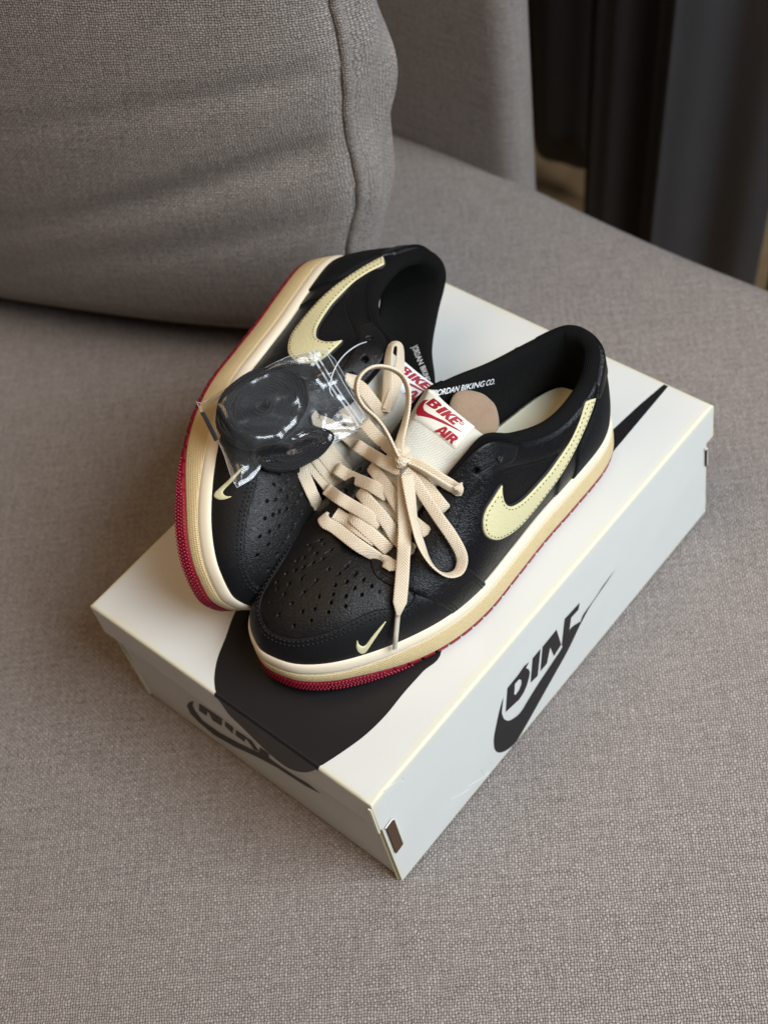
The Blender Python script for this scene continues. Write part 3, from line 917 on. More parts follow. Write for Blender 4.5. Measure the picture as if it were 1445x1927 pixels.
def uv_at(u, v):
    """photo pixel -> (u, t) on the left shoe's upper"""
    o, d = SL.ray(u, v)
    h = BVH_UP.ray_cast(Vector(o), Vector(d))
    if h[0] is not None:
        i, j = divmod(h[2], GT - 1)
        p = np.array(h[0]); a = GRID[i * GT + j]; b = GRID[((i + 1) % GU) * GT + j]; c = GRID[i * GT + j + 1]
        e1, e2 = b - a, c - a
        A = np.array([[e1 @ e1, e1 @ e2], [e1 @ e2, e2 @ e2]]); r = np.linalg.solve(A + np.eye(2) * 1e-9, [(p - a) @ e1, (p - a) @ e2])
        return gu[i] + r[0] * (gu[1] - gu[0]), gt[j] + r[1] * (gt[1] - gt[0])
    dd = np.linalg.norm(GPX - np.array([u, v]), axis=1) + np.where(GFACE, 0, 1e4)
    k = int(dd.argmin()); return GUU.ravel()[k], GTT.ravel()[k]

def uvs(pts): return np.array([uv_at(*p) for p in pts])

ISO = np.array([24.0, 62.0])      # rough mm per unit of (u, t), for triangulation only

class Part:
    pass

def emit(shoe, root, name, V, F, mat, uv=None, smooth=True, kind=None):
    L = shoe.local(V)
    if shoe.side < 0: F = [tuple(f[::-1]) for f in F]
    return mesh_obj(name, L, F, mat, root, uv, smooth, kind)

def panel(loop, th, edge=.9, step=3.0, holes=None, hole_r=1.15, hole_d=.85, base=0.0):
    """raised leather panel with rolled edges on the upper. loop in (u,t). returns template verts, faces, uv"""
    loop = np.asarray(loop, float)
    lp3 = S(loop[:, 0], loop[:, 1])
    # resample in 3D
    q = np.column_stack([loop, lp3]); Q = np.vstack([q, q[:1]])
    d = np.concatenate([[0], np.cumsum(np.linalg.norm(np.diff(Q[:, 2:], axis=0), axis=1))])
    n = max(8, int(d[-1] / 1.5)); s = np.linspace(0, d[-1], n, endpoint=False)
    loop = np.stack([np.interp(s, d, Q[:, 0]), np.interp(s, d, Q[:, 1])], 1)
    # inset rings
    P0 = S(loop[:, 0], loop[:, 1]); nn, du, dt = SN(loop[:, 0], loop[:, 1])
    tg = unit(np.roll(P0, -1, 0) - np.roll(P0, 1, 0)); ind = unit(np.cross(nn, tg))
    area2 = 0
    a2 = loop * ISO; area2 = (a2[:, 0] * np.roll(a2[:, 1], -1) - np.roll(a2[:, 0], -1) * a2[:, 1]).sum()
    extra = []
    def step_uv(vec, k=None):
        U_, T_ = (du, dt) if k is None else (du[k], dt[k])
        a = (U_ * U_).sum(-1); b = (U_ * T_).sum(-1); c = (T_ * T_).sum(-1); e = (U_ * vec).sum(-1); f = (T_ * vec).sum(-1)
        det = a * c - b * b + 1e-9
        return np.stack([(e * c - f * b) / det, (a * f - b * e) / det], -1)
    test = loop + step_uv(ind * .5)
    if inside(loop * ISO, test * ISO).mean() < .5: ind = -ind
    for dist in (edge * .35, edge):
        e = loop + step_uv(ind * dist)
        e = e[inside(loop * ISO, e * ISO)]
        extra.append(e)
    hc = None
    if holes is not None and len(holes):
        hc = S(holes[:, 0], holes[:, 1]); hn, hdu, hdt = SN(holes[:, 0], holes[:, 1])
        du, dt = hdu, hdt
        for k in range(len(holes)):
            a1 = unit(hdu[k]); a2_ = unit(np.cross(hn[k], a1))
            pts = [holes[k]]
            for rr, m in ((hole_r * .45, 8), (hole_r * .8, 10), (hole_r * 1.0, 12), (hole_r * 1.3, 12), (hole_r * 1.8, 12)):
                for j in range(m):
                    ang = 2 * math.pi * j / m
                    pts.append(holes[k] + step_uv((a1 * math.cos(ang) + a2_ * math.sin(ang)) * rr, k))
            pts = np.array(pts); extra.append(pts[inside(loop * ISO, pts * ISO)])
    v2, tr = fill2d([loop * ISO], step, np.vstack(extra) * ISO)
    uvq = v2 / ISO
    P = S(uvq[:, 0], uvq[:, 1]); N, _, _ = SN(uvq[:, 0], uvq[:, 1]); N = N * NSIGN
    # distance to border in 3D
    dm = np.full(len(P), 1e9)
    for k in range(0, len(P0), 150):
        dm = np.minimum(dm, np.linalg.norm(P[:, None] - P0[None, k:k + 150], axis=2).min(1))
    x = np.clip(dm / edge, 0, 1); off = base + th * np.sqrt(np.maximum(0, 1 - (1 - x) ** 2))
    if hc is not None:
        dh = np.linalg.norm(P[:, None] - hc[None], axis=2).min(1)
        off = off - hole_d * (1 - sstep(hole_r * .72, hole_r * 1.02, dh))
    V = P + N * off[:, None]
    # flip so that faces look outward
    t0 = np.array(tr); fn = np.cross(V[t0[:, 1]] - V[t0[:, 0]], V[t0[:, 2]] - V[t0[:, 0]])
    bad = (fn * N[t0[:, 0]]).sum(1) < 0
    F = [tuple(t[::-1]) if b else tuple(t) for t, b in zip(tr, bad)]
    return V, F, uvq * ISO * .001

def stitches(path, off, pitch=2.6, ln=1.7, w=.55, h=.45):
    """row of raised thread dashes along a (u,t) path"""
    path = np.asarray(path, float); p3 = S(path[:, 0], path[:, 1])
    d = np.concatenate([[0], np.cumsum(np.linalg.norm(np.diff(p3, axis=0), axis=1))])
    V, F = [], []
    for c in np.arange(pitch, d[-1] - pitch * .5, pitch):
        e = np.interp([c - ln / 2, c + ln / 2], d, path[:, 0]); f = np.interp([c - ln / 2, c + ln / 2], d, path[:, 1])
        q = S(e, f); n, _, _ = SN(e, f); n = n * NSIGN; t = unit(q[1] - q[0]); b = unit(np.cross(n[0], t))
        k = len(V)
        for (i, lift) in ((0, -.1), (0, .35), (1, .35), (1, -.1)):
            pass
        mid = (q[0] + q[1]) / 2; nm = unit(n[0] + n[1])
        ring = []
        for (pt, hh, ww) in ((q[0], off - .15, w * .5), (q[0] * .75 + q[1] * .25, off + h, w), (q[0] * .25 + q[1] * .75, off + h, w), (q[1], off - .15, w * .5)):
            V += [pt + nm * hh + b * ww * .5, pt + nm * hh - b * ww * .5, pt + nm * (off - .3) - b * ww * .5, pt + nm * (off - .3) + b * ww * .5]
        for s in range(3):
            a = k + s * 4
            F += [(a, a + 4, a + 5, a + 1), (a + 1, a + 5, a + 6, a + 2), (a + 3, a + 7, a + 4, a)]
    return V, F

def offset_path(path, dist, sgn=1):
    path = np.asarray(path, float); P = S(path[:, 0], path[:, 1]); n, du, dt = SN(path[:, 0], path[:, 1])
    tg = unit(np.gradient(P, axis=0)); v = unit(np.cross(n, tg)) * dist * sgn
    a = (du * du).sum(-1); b = (du * dt).sum(-1); c = (dt * dt).sum(-1); e = (du * v).sum(-1); f = (dt * v).sum(-1); det = a * c - b * b + 1e-9
    return path + np.stack([(e * c - f * b) / det, (a * f - b * e) / det], 1)

def mirror_path(p):
    p = np.asarray(p, float).copy(); p[:, 0] = 27 - p[:, 0]; return p[::-1]

# ------------------------------------------------------------------ seams traced on the photographed side
toe_edge_px = zpx([(650, 100), (500, 260), (350, 430), (230, 580), (150, 720), (120, 850), (150, 970), (250, 1070), (400, 1140), (550, 1155), (750, 1120), (950, 1040), (1150, 940), (1300, 870), (1445, 830)], .17301, 470, 1000)
toe_edge_px += [(741, 1143), (762, 1141), (774, 1130), (777, 1116)]
TOE_EDGE = uvs(toe_edge_px)
holes_px = zpx([(1060, 385), (975, 468), (862, 420), (795, 308), (885, 210), (1155, 462), (1240, 528), (1325, 598), (1412, 660), (1058, 552), (932, 590), (1140, 622), (733, 540), (1218, 692), (910, 690), (1046, 708),
                (755, 716), (595, 670), (562, 525), (690, 350), (885, 778), (1044, 816), (708, 848), (858, 880), (578, 878), (465, 793), (325, 912), (672, 972), (487, 1025), (385, 690), (433, 580), (500, 432), (590, 400),
                (515, 330), (595, 295), (725, 250), (405, 470), (310, 630), (232, 775), (675, 200), (648, 160), (770, 105), (805, 145), (305, 560)], .17301, 470, 1000)
HOLES = uvs(holes_px)
swoosh_px = zpx([(575, 1185), (520, 1270), (465, 1360), (448, 1440), (460, 1510), (500, 1545), (560, 1547), (640, 1502), (720, 1430), (820, 1310), (920, 1180), (1000, 1060), (1080, 910), (1150, 750), (1200, 600)], .2803, 780, 580)
swoosh_px2 = zpx([(1135, 625), (1090, 760), (1030, 890), (960, 1000), (880, 1110), (790, 1210), (720, 1280), (660, 1320), (620, 1325), (590, 1295), (577, 1240)], .2803, 780, 580)
SW1 = catmull(uvs(swoosh_px), 4); SW2 = catmull(uvs(swoosh_px2), 4)
mini_px = zpx([(343, 1452), (333, 1480), (333, 1525), (350, 1555), (380, 1568), (415, 1555), (450, 1510), (500, 1440), (560, 1355), (606, 1288), (592, 1290), (540, 1345), (470, 1425), (420, 1490), (390, 1505), (362, 1490)], .2076, 600, 900)
MINI = uvs(mini_px)
EYE_PX = [(935, 862), (895, 885), (868, 918), (838, 958), (803, 1001), (777, 1036), (741, 1065)]
EYES = uvs(EYE_PX)
wing_front_px = [(697, 1060), (704, 1083), (720, 1097), (741, 1107), (766, 1110), (793, 1122), (847, 1152)]
WING_F = uvs(wing_front_px)
quart_front_px = [(850, 1035), (875, 1062), (909, 1095)]
QUART_F = uvs(quart_front_px)
eyestay_low_px = [(974, 836), (968, 858), (958, 873), (920, 898), (892, 926), (872, 958), (858, 1000), (850, 1035)]
EYE_LOW = uvs(eyestay_low_px)
heel_front_px = [(1118, 752), (1094, 821), (1083, 855), (1074, 903)]
HEEL_F = uvs(heel_front_px)
collar_low_px = [(934, 892), (990, 874), (1044, 857)]
COLLAR_LOW = uvs(collar_low_px)
quart_seam_px = [(1052, 850), (1050, 890), (1046, 932)]
QSEAM = uvs(quart_seam_px)
if __name__ == '__main__' and False:
    for nm in ('TOE_EDGE', 'EYES', 'WING_F', 'QUART_F', 'EYE_LOW', 'HEEL_F', 'COLLAR_LOW', 'QSEAM', 'MINI'):
        print(nm, globals()[nm].round(2).tolist())

# ------------------------------------------------------------------ sole
def outline_dense(n=900):
    u = np.linspace(0, 27, 4000, endpoint=False); p = periodic(OUT, u)
    d = np.concatenate([[0], np.cumsum(np.linalg.norm(np.diff(np.vstack([p, p[:1]]), axis=0), axis=1))])
    s = np.linspace(0, d[-1], n, endpoint=False)
    uu = np.interp(s, d, np.concatenate([u, [27]])); return periodic(OUT, uu), uu, s
OD, OU, OS = outline_dense()
ODN = out_normals(OD)
toe_w = sstep(190, 240, OD[:, 0])                     # 0 at the back, 1 round the toe
hr = 4.2 + 5.2 * toe_w                                # height of the red outsole
hg = 19.2 - 1.6 * toe_w                               # height of the groove under the cream band
spr = spring(OD[:, 0])

def ring_sweep(prof):
    """prof: list of (inset array/float, z array/float) -> verts, faces, uv"""
    V, UV = [], []; n = len(OD); cols = []
    for ins, z in prof:
        ins = np.broadcast_to(ins, n); z = np.broadcast_to(z, n)
        cols.append(np.column_stack([OD - ODN * ins[:, None], z]))
    m = len(cols); A = np.stack(cols, 1)               # n x m x 3
    dz = np.concatenate([[0], np.cumsum(np.linalg.norm(np.diff(A.mean(0), axis=0), axis=1))])
    dd = np.concatenate([np.zeros((n, 1)), np.cumsum(np.linalg.norm(np.diff(A, axis=1), axis=2), axis=1)], 1)
    UV = np.stack([np.broadcast_to((OS * .001)[:, None], (n, m)), dd * .001], 2).reshape(-1, 2)
    return A.reshape(-1, 3), grid_faces(n, m, True, False), UV

def build_sole(sh, root):
    z = spr
    per = 9.0; ph = (OS % per) / per
    side = 1 - toe_w
    notch = ((ph < .16).astype(float)) * side * 1.6
    flat = ring_sweep([(26, z * .9 + .2), (10, z + 0.0), (2.2 + notch, z + 0.0), (.5 + notch, z + .8), (.35 + notch, z + hr * .5), (.30 + notch * .7, z + hr - .25), (1.6, z + hr)])
    o = emit(sh, root, 'outsole', *flat[:2], M['red'], flat[2])
    # underside closing sheet
    ins = OD - ODN * 26
    V = [(p[0], p[1], q) for p, q in zip(ins, z * .9 + .2)] + [(130, 0, .3)]
    n = len(ins); emit(sh, root, 'tread', V, [(k, n, (k + 1) % n) for k in range(n)], M['red'])
    bd = ring_sweep([(1.6, z + hr), (.25, z + hr + .1), (.0, z + hr + .8), (-.15, z + (hr + hg) * .5), (.0, z * .95 + hg - 1.0), (.3, z * .95 + hg - .3), (1.3, z * .95 + hg)])
    emit(sh, root, 'midsole', *bd[:2], M['band'], bd[2])
    lipz = z * .8 + FEZ
    fx = ring_sweep([(1.5, z * .95 + hg), (.55, z * .92 + hg + .4), (.15, z * .9 + hg + 1.6), (.0, z * .87 + hg + 3.6), (.35, lipz - 2.0), (.9, lipz - .4), (1.8, lipz + .75), (2.8, lipz + 1.05), (3.7, lipz + .6), (4.4, lipz - .8)])
    emit(sh, root, 'foxing', *fx[:2], M['foxing'], fx[2])
    # stitch line in the groove
    pth = np.column_stack([OD - ODN * .75, z * .95 + hg + .05])
    V, F, UV = tube(pth[::2], .42, 5, True); emit(sh, root, 'sole_stitch', V, F, M['foxing'], UV)
    # moulded nubs round the red toe
    V, F = [], []
    rows = 4
    idx = np.where(toe_w > .12)[0]
    s0 = OS[idx[0]]
    for r in range(rows):
        for s in np.arange(OS[idx].min() + (r % 2) * 1.05, OS[idx].max(), 2.1):
            k = int(np.searchsorted(OS, s)) % len(OS)
            if hr[k] < 5.0 + r * 1.1: continue
            zc = spr[k] + 1.1 + r * (hr[k] - 1.6) / rows
            c = np.array([OD[k, 0] - ODN[k, 0] * .3, OD[k, 1] - ODN[k, 1] * .3, zc])
            n = np.array([ODN[k, 0], ODN[k, 1], 0]); t = np.array([-n[1], n[0], 0]); b = len(V)
            V.append(c + n * .85)
            for a in range(6):
                ang = a * math.pi / 3; V.append(c + (t * math.cos(ang) + np.array([0, 0, 1.]) * math.sin(ang)) * .62 + n * .55)
            for a in range(6):
                ang = a * math.pi / 3; V.append(c + (t * math.cos(ang) + np.array([0, 0, 1.]) * math.sin(ang)) * .9 - n * .1)
            for a in range(6):
                F.append((b, b + 1 + a, b + 1 + (a + 1) % 6)); F.append((b + 1 + a, b + 7 + a, b + 7 + (a + 1) % 6, b + 1 + (a + 1) % 6))
    emit(sh, root, 'toe_nubs', V, F, M['red'], kind='stuff')

# ------------------------------------------------------------------ tongue surface (template mm)
TROWS = np.array([
    [[186, -17, 62], [187, -9, 63.5], [188, 0, 62], [187, 8, 59.5], [184, 13, 57]],
    [[160, -22, 79], [161, -12, 83], [161, 0, 80], [160, 11, 73], [158, 17, 67]],
    [[134, -25, 92], [136, -14, 99.5], [135, 0, 94], [133, 13, 84], [131, 22, 76]],
    [[117, -25, 103], [119, -14.5, 111.5], [118.5, 0, 103.5], [118, 13, 94.5], [115, 23, 86]],
    [[109, -23.5, 110], [112, -14, 119], [107.5, 0, 107], [103.5, 13, 97.5], [99.5, 23.5, 90]]], float)
def tongue(a, b):
    """a 0..1 medial->lateral, b 0..1 throat->top"""
    a = np.atleast_1d(np.asarray(a, float)) * 4; b = np.atleast_1d(np.asarray(b, float)) * 4
    def w(x):
        i = np.clip(np.floor(x).astype(int), 0, 3); t = x - i
        idx = np.stack([np.clip(i - 1, 0, 4), i, i + 1, np.clip(i + 2, 0, 4)], 1)
        wt = .5 * np.stack([-t + 2 * t * t - t ** 3, 2 - 5 * t * t + 3 * t ** 3, t + 4 * t * t - 3 * t ** 3, -t * t + t ** 3], 1)
        return idx, wt
    ia, wa = w(a); ib, wb = w(b)
    out = np.zeros((len(a), 3))
    for p in range(4):
        for q in range(4):
            out += (wb[:, p] * wa[:, q])[:, None] * TROWS[ib[:, p], ia[:, q]]
    return out
def tongue_n(a, b):
    e = 1e-3; a = np.atleast_1d(np.asarray(a, float)); b = np.atleast_1d(np.asarray(b, float))
    n = unit(np.cross(tongue(a + e, b) - tongue(a - e, b), tongue(a, b + e) - tongue(a, b - e)))
    return n * np.where(n[:, 2:3] < 0, -1, 1)
TA, TB = 41, 61
_a, _b = np.meshgrid(np.linspace(0, 1, TA), np.linspace(0, 1, TB), indexing='ij'); _a = _a.ravel(); _b = _b.ravel()
TG = tongue(_a, _b); TGF = grid_faces(TA, TB)
BVH_T = BVHTree.FromPolygons([Vector(v) for v in TG], TGF)
def ab_at(u, v, sh=None):
    o, d = (sh or SL).ray(u, v); h = BVH_T.ray_cast(Vector(o), Vector(d))
    if h[0] is None:
        k = np.linalg.norm((sh or SL).px(TG) - np.array([u, v]), axis=1).argmin(); return _a[k], _b[k]
    p = np.array(h[0]); k = np.argsort(np.linalg.norm(TG - p, axis=1))[:4]
    w_ = 1 / (np.linalg.norm(TG[k] - p, axis=1) + 1e-3); return (_a[k] * w_).sum() / w_.sum(), (_b[k] * w_).sum() / w_.sum()

LQ_PX = np.array([(776, 789), (857, 845), (893, 799), (808, 732)], float)       # label: bottom left, bottom right, top right, top left
LQ = np.array([ab_at(*p) for p in LQ_PX])
def label_pt(x, y, off, mirror=False):
    x = np.atleast_1d(np.asarray(x, float)); y = np.atleast_1d(np.asarray(y, float))
    if mirror: x = 1 - x
    q = ((1 - x) * (1 - y))[:, None] * LQ[0] + (x * (1 - y))[:, None] * LQ[1] + (x * y)[:, None] * LQ[2] + ((1 - x) * y)[:, None] * LQ[3]
    q = np.clip(q, 0.0, 1.02)
    return tongue(q[:, 0], q[:, 1]) + tongue_n(q[:, 0], q[:, 1]) * np.asarray(off).reshape(-1, 1)
def px_to_label(p):
    ex, ey = LQ_PX[1] - LQ_PX[0], LQ_PX[3] - LQ_PX[0]; A = np.stack([ex, ey], 1)
    return np.linalg.solve(A, (np.asarray(p, float) - LQ_PX[0]).T).T

LET = {
 'B': [[(0, 0), (.62, 0), (.9, .06), (1, .22), (.96, .42), (.82, .52), (.95, .62), (.98, .8), (.86, .95), (.6, 1), (0, 1)], [(.36, .18), (.56, .18), (.64, .28), (.56, .4), (.36, .4)], [(.36, .62), (.54, .62), (.61, .71), (.54, .82), (.36, .82)]],
 'I': [[(0, 0), (1, 0), (1, 1), (0, 1)]],
 'K': [[(0, 0), (.36, 0), (.36, .32), (.62, 0), (1.05, 0), (.6, .52), (1.0, 1), (.6, 1), (.36, .66), (.36, 1), (0, 1)]],
 'E': [[(0, 0), (.95, 0), (.95, .24), (.4, .24), (.4, .39), (.86, .39), (.86, .61), (.4, .61), (.4, .76), (.95, .76), (.95, 1), (0, 1)]],
 'A': [[(-.05, 0), (.3, 0), (.36, .17), (.66, .17), (.70, 0), (1.05, 0), (.70, 1), (.32, 1)], [(.42, .36), (.60, .36), (.51, .74)]],
 'R': [[(0, 0), (.38, 0), (.38, .34), (.5, .34), (.66, 0), (1.05, 0), (.82, .42), (.97, .58), (.97, .82), (.84, .96), (.6, 1), (0, 1)], [(.38, .56), (.54, .56), (.61, .68), (.54, .80), (.38, .80)]],
}
def label_print(sh, root):
    sc, ox, oy = .1661, 760, 700
    items = []
    def word(txt, o, bx, up, spans):
        o, bx, up = [np.array(q, float) for q in (o, bx, up)]
        for ch, (x0, x1) in zip(txt, spans):
            items.append([np.array([o + bx * (x0 + (x1 - x0) * p[0]) + up * p[1] for p in lp]) * sc + np.array([ox, oy]) for lp in LET[ch]])
    word('BIKE', (240, 428), (295, 178), (103, -95), [(0, .31), (.345, .465), (.49, .765), (.755, 1.0)])
    word('AIR', (345, 692), (190, 122), (78, -76), [(.0, .44), (.42, .58), (.61, 1.02)])
    items.append([np.array(zpx([(278, 374), (215, 383), (165, 415), (138, 460), (140, 505), (165, 537), (230, 556), (330, 577), (420, 602), (500, 628), (645, 672), (560, 628), (480, 596), (430, 572), (350, 552), (270, 524), (228, 497), (212, 462), (228, 420)], sc, ox, oy))])
    th = np.linspace(0, 2 * math.pi, 16, endpoint=False)
    cx, cy = 616, 552
    items.append([np.array(zpx([(cx + 27 * math.cos(a), cy + 27 * math.sin(a)) for a in th], sc, ox, oy)), np.array(zpx([(cx + 20 * math.cos(a), cy + 20 * math.sin(a)) for a in th], sc, ox, oy)), np.array(zpx([(cx + 9 * math.cos(a), cy + 12 * math.sin(a)) for a in th], sc, ox, oy))])
    mir = sh.side < 0
    for it in items:
        loops = [px_to_label(lp) * np.array([28, 22]) for lp in it]
        loops = [resample(lp, 1.0, closed=True) for lp in loops]
        v2, tr = fill2d(loops, 1.2)
        v2 = v2 / np.array([28, 22])
        V = label_pt(v2[:, 0], v2[:, 1], 1.15, mir); N = label_pt(v2[:, 0], v2[:, 1], 2.15, mir) - V
        F = []
        for t in tr:
            n = np.cross(V[t[1]] - V[t[0]], V[t[2]] - V[t[0]])
            F.append(t if n @ N[t[0]] > 0 else t[::-1])
        emit(sh, root, 'print', V, F, M['print_red'])

# ------------------------------------------------------------------ lining
def lining_pts(u, nseg=7):
    u = np.atleast_1d(np.asarray(u, float))
    T = periodic(TOP, u); on = periodic(ON, u); on = unit(on)
    uu = np.where(u > 13.5, u - 27, u); wc = 1 - sstep(5.2, 6.6, np.abs(uu))
    col = np.array([(0, -1.2), (.2, 1.2), (2.6, 4.0), (6.2, 4.2), (9.2, 1.5), (10.2, -6), (9.0, -22)])
    thr = np.array([(0, -.4), (.7, .5), (1.6, .1), (2.6, -2), (4, -7), (6, -13), (8, -20)])
    bot = periodic(np.column_stack([OUT - ON * 11.5, np.full(NR, 38.0)]), u)
    rows = []
    for k in range(7):
        o = col[k] * wc[:, None] + thr[k] * (1 - wc[:, None])
        # toward the inside: mix of the outline normal and the direction to the centre line
        rows.append(np.column_stack([T[:, :2] - on * o[:, :1], T[:, 2] + o[:, 1]]))
    rows.append(bot)
    return np.stack(rows, 1)
def smooth_cols(A, n=5):
    return np.stack([catmull(a, n) for a in A])
ua = np.linspace(0, 27, 300, endpoint=False)
LIN = smooth_cols(lining_pts(ua)); LN, LM = LIN.shape[:2]
LINV = LIN.reshape(-1, 3); LINF = grid_faces(LN, LM, True, False)
BVH_L = BVHTree.FromPolygons([Vector(v) for v in LINV], LINF)

def text_mesh(txt):
    cu = bpy.data.curves.new('t', 'FONT'); cu.body = txt; cu.size = 1; cu.offset = .018
    o = bpy.data.objects.new('t', cu); COL.objects.link(o)
    dg = bpy.context.evaluated_depsgraph_get(); me = o.evaluated_get(dg).to_mesh()
    V = np.array([v.co[:] for v in me.vertices]); F = [tuple(p.vertices) for p in me.polygons]
    bpy.data.objects.remove(o); return V, F

def on_bvh(bvh, sh, u, v, off):
    o, d = sh.ray(u, v); h = bvh.ray_cast(Vector(o), Vector(d))
    if h[0] is None:
        h = bvh.find_nearest(Vector(o + d * 900))
    n = np.array(h[1]); n = n if n @ d < 0 else -n
    return np.array(h[0]) + n * off, n

# ------------------------------------------------------------------ ribbons
def ribbon(P, N, width, thick, taper=None):
    """flat lace swept along P with face normals N (template mm)"""
    P = np.asarray(P, float); N = np.asarray(N, float); m = len(P); T = unit(np.gradient(P, axis=0))
    V, UV = [], []; s = 0
    prof = [(-.5, 0), (-.47, .32), (-.38, .5), (-.13, .56), (.13, .56), (.38, .5), (.47, .32), (.5, 0), (.47, -.32), (.38, -.5), (.13, -.56), (-.13, -.56), (-.38, -.5), (-.47, -.32)]
    for i in range(m):
        n = unit(N[i] - T[i] * (N[i] @ T[i])); b = np.cross(T[i], n)
        if i: s += np.linalg.norm(P[i] - P[i - 1])
        wd = width * (taper[i] if taper is not None else 1.0)
        tk = thick * (1.0 if taper is None else 1 + (1 - taper[i]) * .8)
        for (x, y) in prof:
            V.append(P[i] + b * wd * x + n * tk * y); UV.append((x + .5, s * .001))
    k = len(prof); F = grid_faces(m, k, False, True, flip=True)
    F.append(tuple(range(k))); F.append(tuple(range((m - 1) * k, m * k))[::-1])
    return V, F, UV

class LaceField:
    """arched surface over the throat on which laces lie"""
    def __init__(s, sh):
        s.sh = sh
        us = np.linspace(5.0, 11.5, 60); vs = np.linspace(-.12, 1.30, 80)
        A = periodic(TOP, us); B = periodic(TOP, 27 - us)
        A[us > 9.6] += (us[us > 9.6] - 9.6)[:, None] * np.array([9, 0, -6]); B[us > 9.6] += (us[us > 9.6] - 9.6)[:, None] * np.array([9, 0, -6])
        n = unit(np.cross(np.gradient(A, axis=0), B - A)); n = n * np.where(n[:, 2:] < 0, -1, 1)
        V = []
        for v in vs:
            par = 1 - (2 * v - 1) ** 2
            par = par if par > 0 else par * 1.5
            V.append(A + (B - A) * v + n * (6.0 * par + 1.2))
        s.V = np.stack(V, 1).reshape(-1, 3); s.F = grid_faces(60, 80)
        s.bvh = BVHTree.FromPolygons([Vector(q) for q in s.V], s.F)
        s.pxs = None
    def hit(s, u, v, h):
        o, d = s.sh.ray(u, v); r = s.bvh.ray_cast(Vector(o), Vector(d))
        if r[0] is None:
            r = BVH_UP.ray_cast(Vector(o), Vector(d))
            if r[0] is not None:
                n = np.array(r[1]); n = n if n @ d < 0 else -n
                return np.array(r[0]) - d * ((h + 2.6) / max(.35, abs(n @ d))), n
            if s.pxs is None: s.pxs = s.sh.px(s.V)
            k = np.linalg.norm(s.pxs - np.array([u, v]), axis=1).argmin()
            p = s.V[k]; t = (p - o) @ d; p = o + d * t; n = -d
            return p + n * h, n
        n = np.array(r[1]); n = n if n[2] > 0 else -n
        p = np.array(r[0]); t = h / max(.35, abs(n @ d))
        return p - d * t, n          # lift towards the viewer so the trace stays where it was seen

def lace_from_px(field, pts, width=7.6, thick=1.5, roll=0, step=1.2, pre=None, post=None, taper_end=0, nsmooth=3, nfix=None, roll_end=None):
    P, N = [], []
    if pre is not None:
        for p, n in pre: P.append(p); N.append(n)
    for q in pts:
        p, n = field.hit(q[0], q[1], q[2] if len(q) > 2 else 0)
        P.append(p); N.append(n if nfix is None else nfix)
    if post is not None:
        for p, n in post: P.append(p); N.append(n)
    P = np.array(P); N = np.array(N)
    A = catmull(np.column_stack([P, N]), 8)
    A = resample_by(A, step)
    P, N = A[:, :3], unit(A[:, 3:])
    T = unit(np.gradient(P, axis=0))
    m = len(P)
    rl = np.radians(np.linspace(roll, roll if roll_end is None else roll_end, m))
    N = unit(N - T * (N * T).sum(1)[:, None]); Bn = np.cross(T, N)
    N = N * np.cos(rl)[:, None] + Bn * np.sin(rl)[:, None]
    tp = None
    if taper_end:
        tp = np.ones(m); k = max(2, int(taper_end / step)); tp[-k:] = np.linspace(1, .35, k) ** 1.2
    return ribbon(P, N, width, thick, tp)

def resample_by(A, step):
    d = np.concatenate([[0], np.cumsum(np.linalg.norm(np.diff(A[:, :3], axis=0), axis=1))])
    n = max(4, int(d[-1] / step)); s = np.linspace(0, d[-1], n)
    return np.stack([np.interp(s, d, A[:, k]) for k in range(A.shape[1])], 1)

# ------------------------------------------------------------------ one shoe
def soft(pts, n=4): return catmull(np.asarray(pts, float), n)

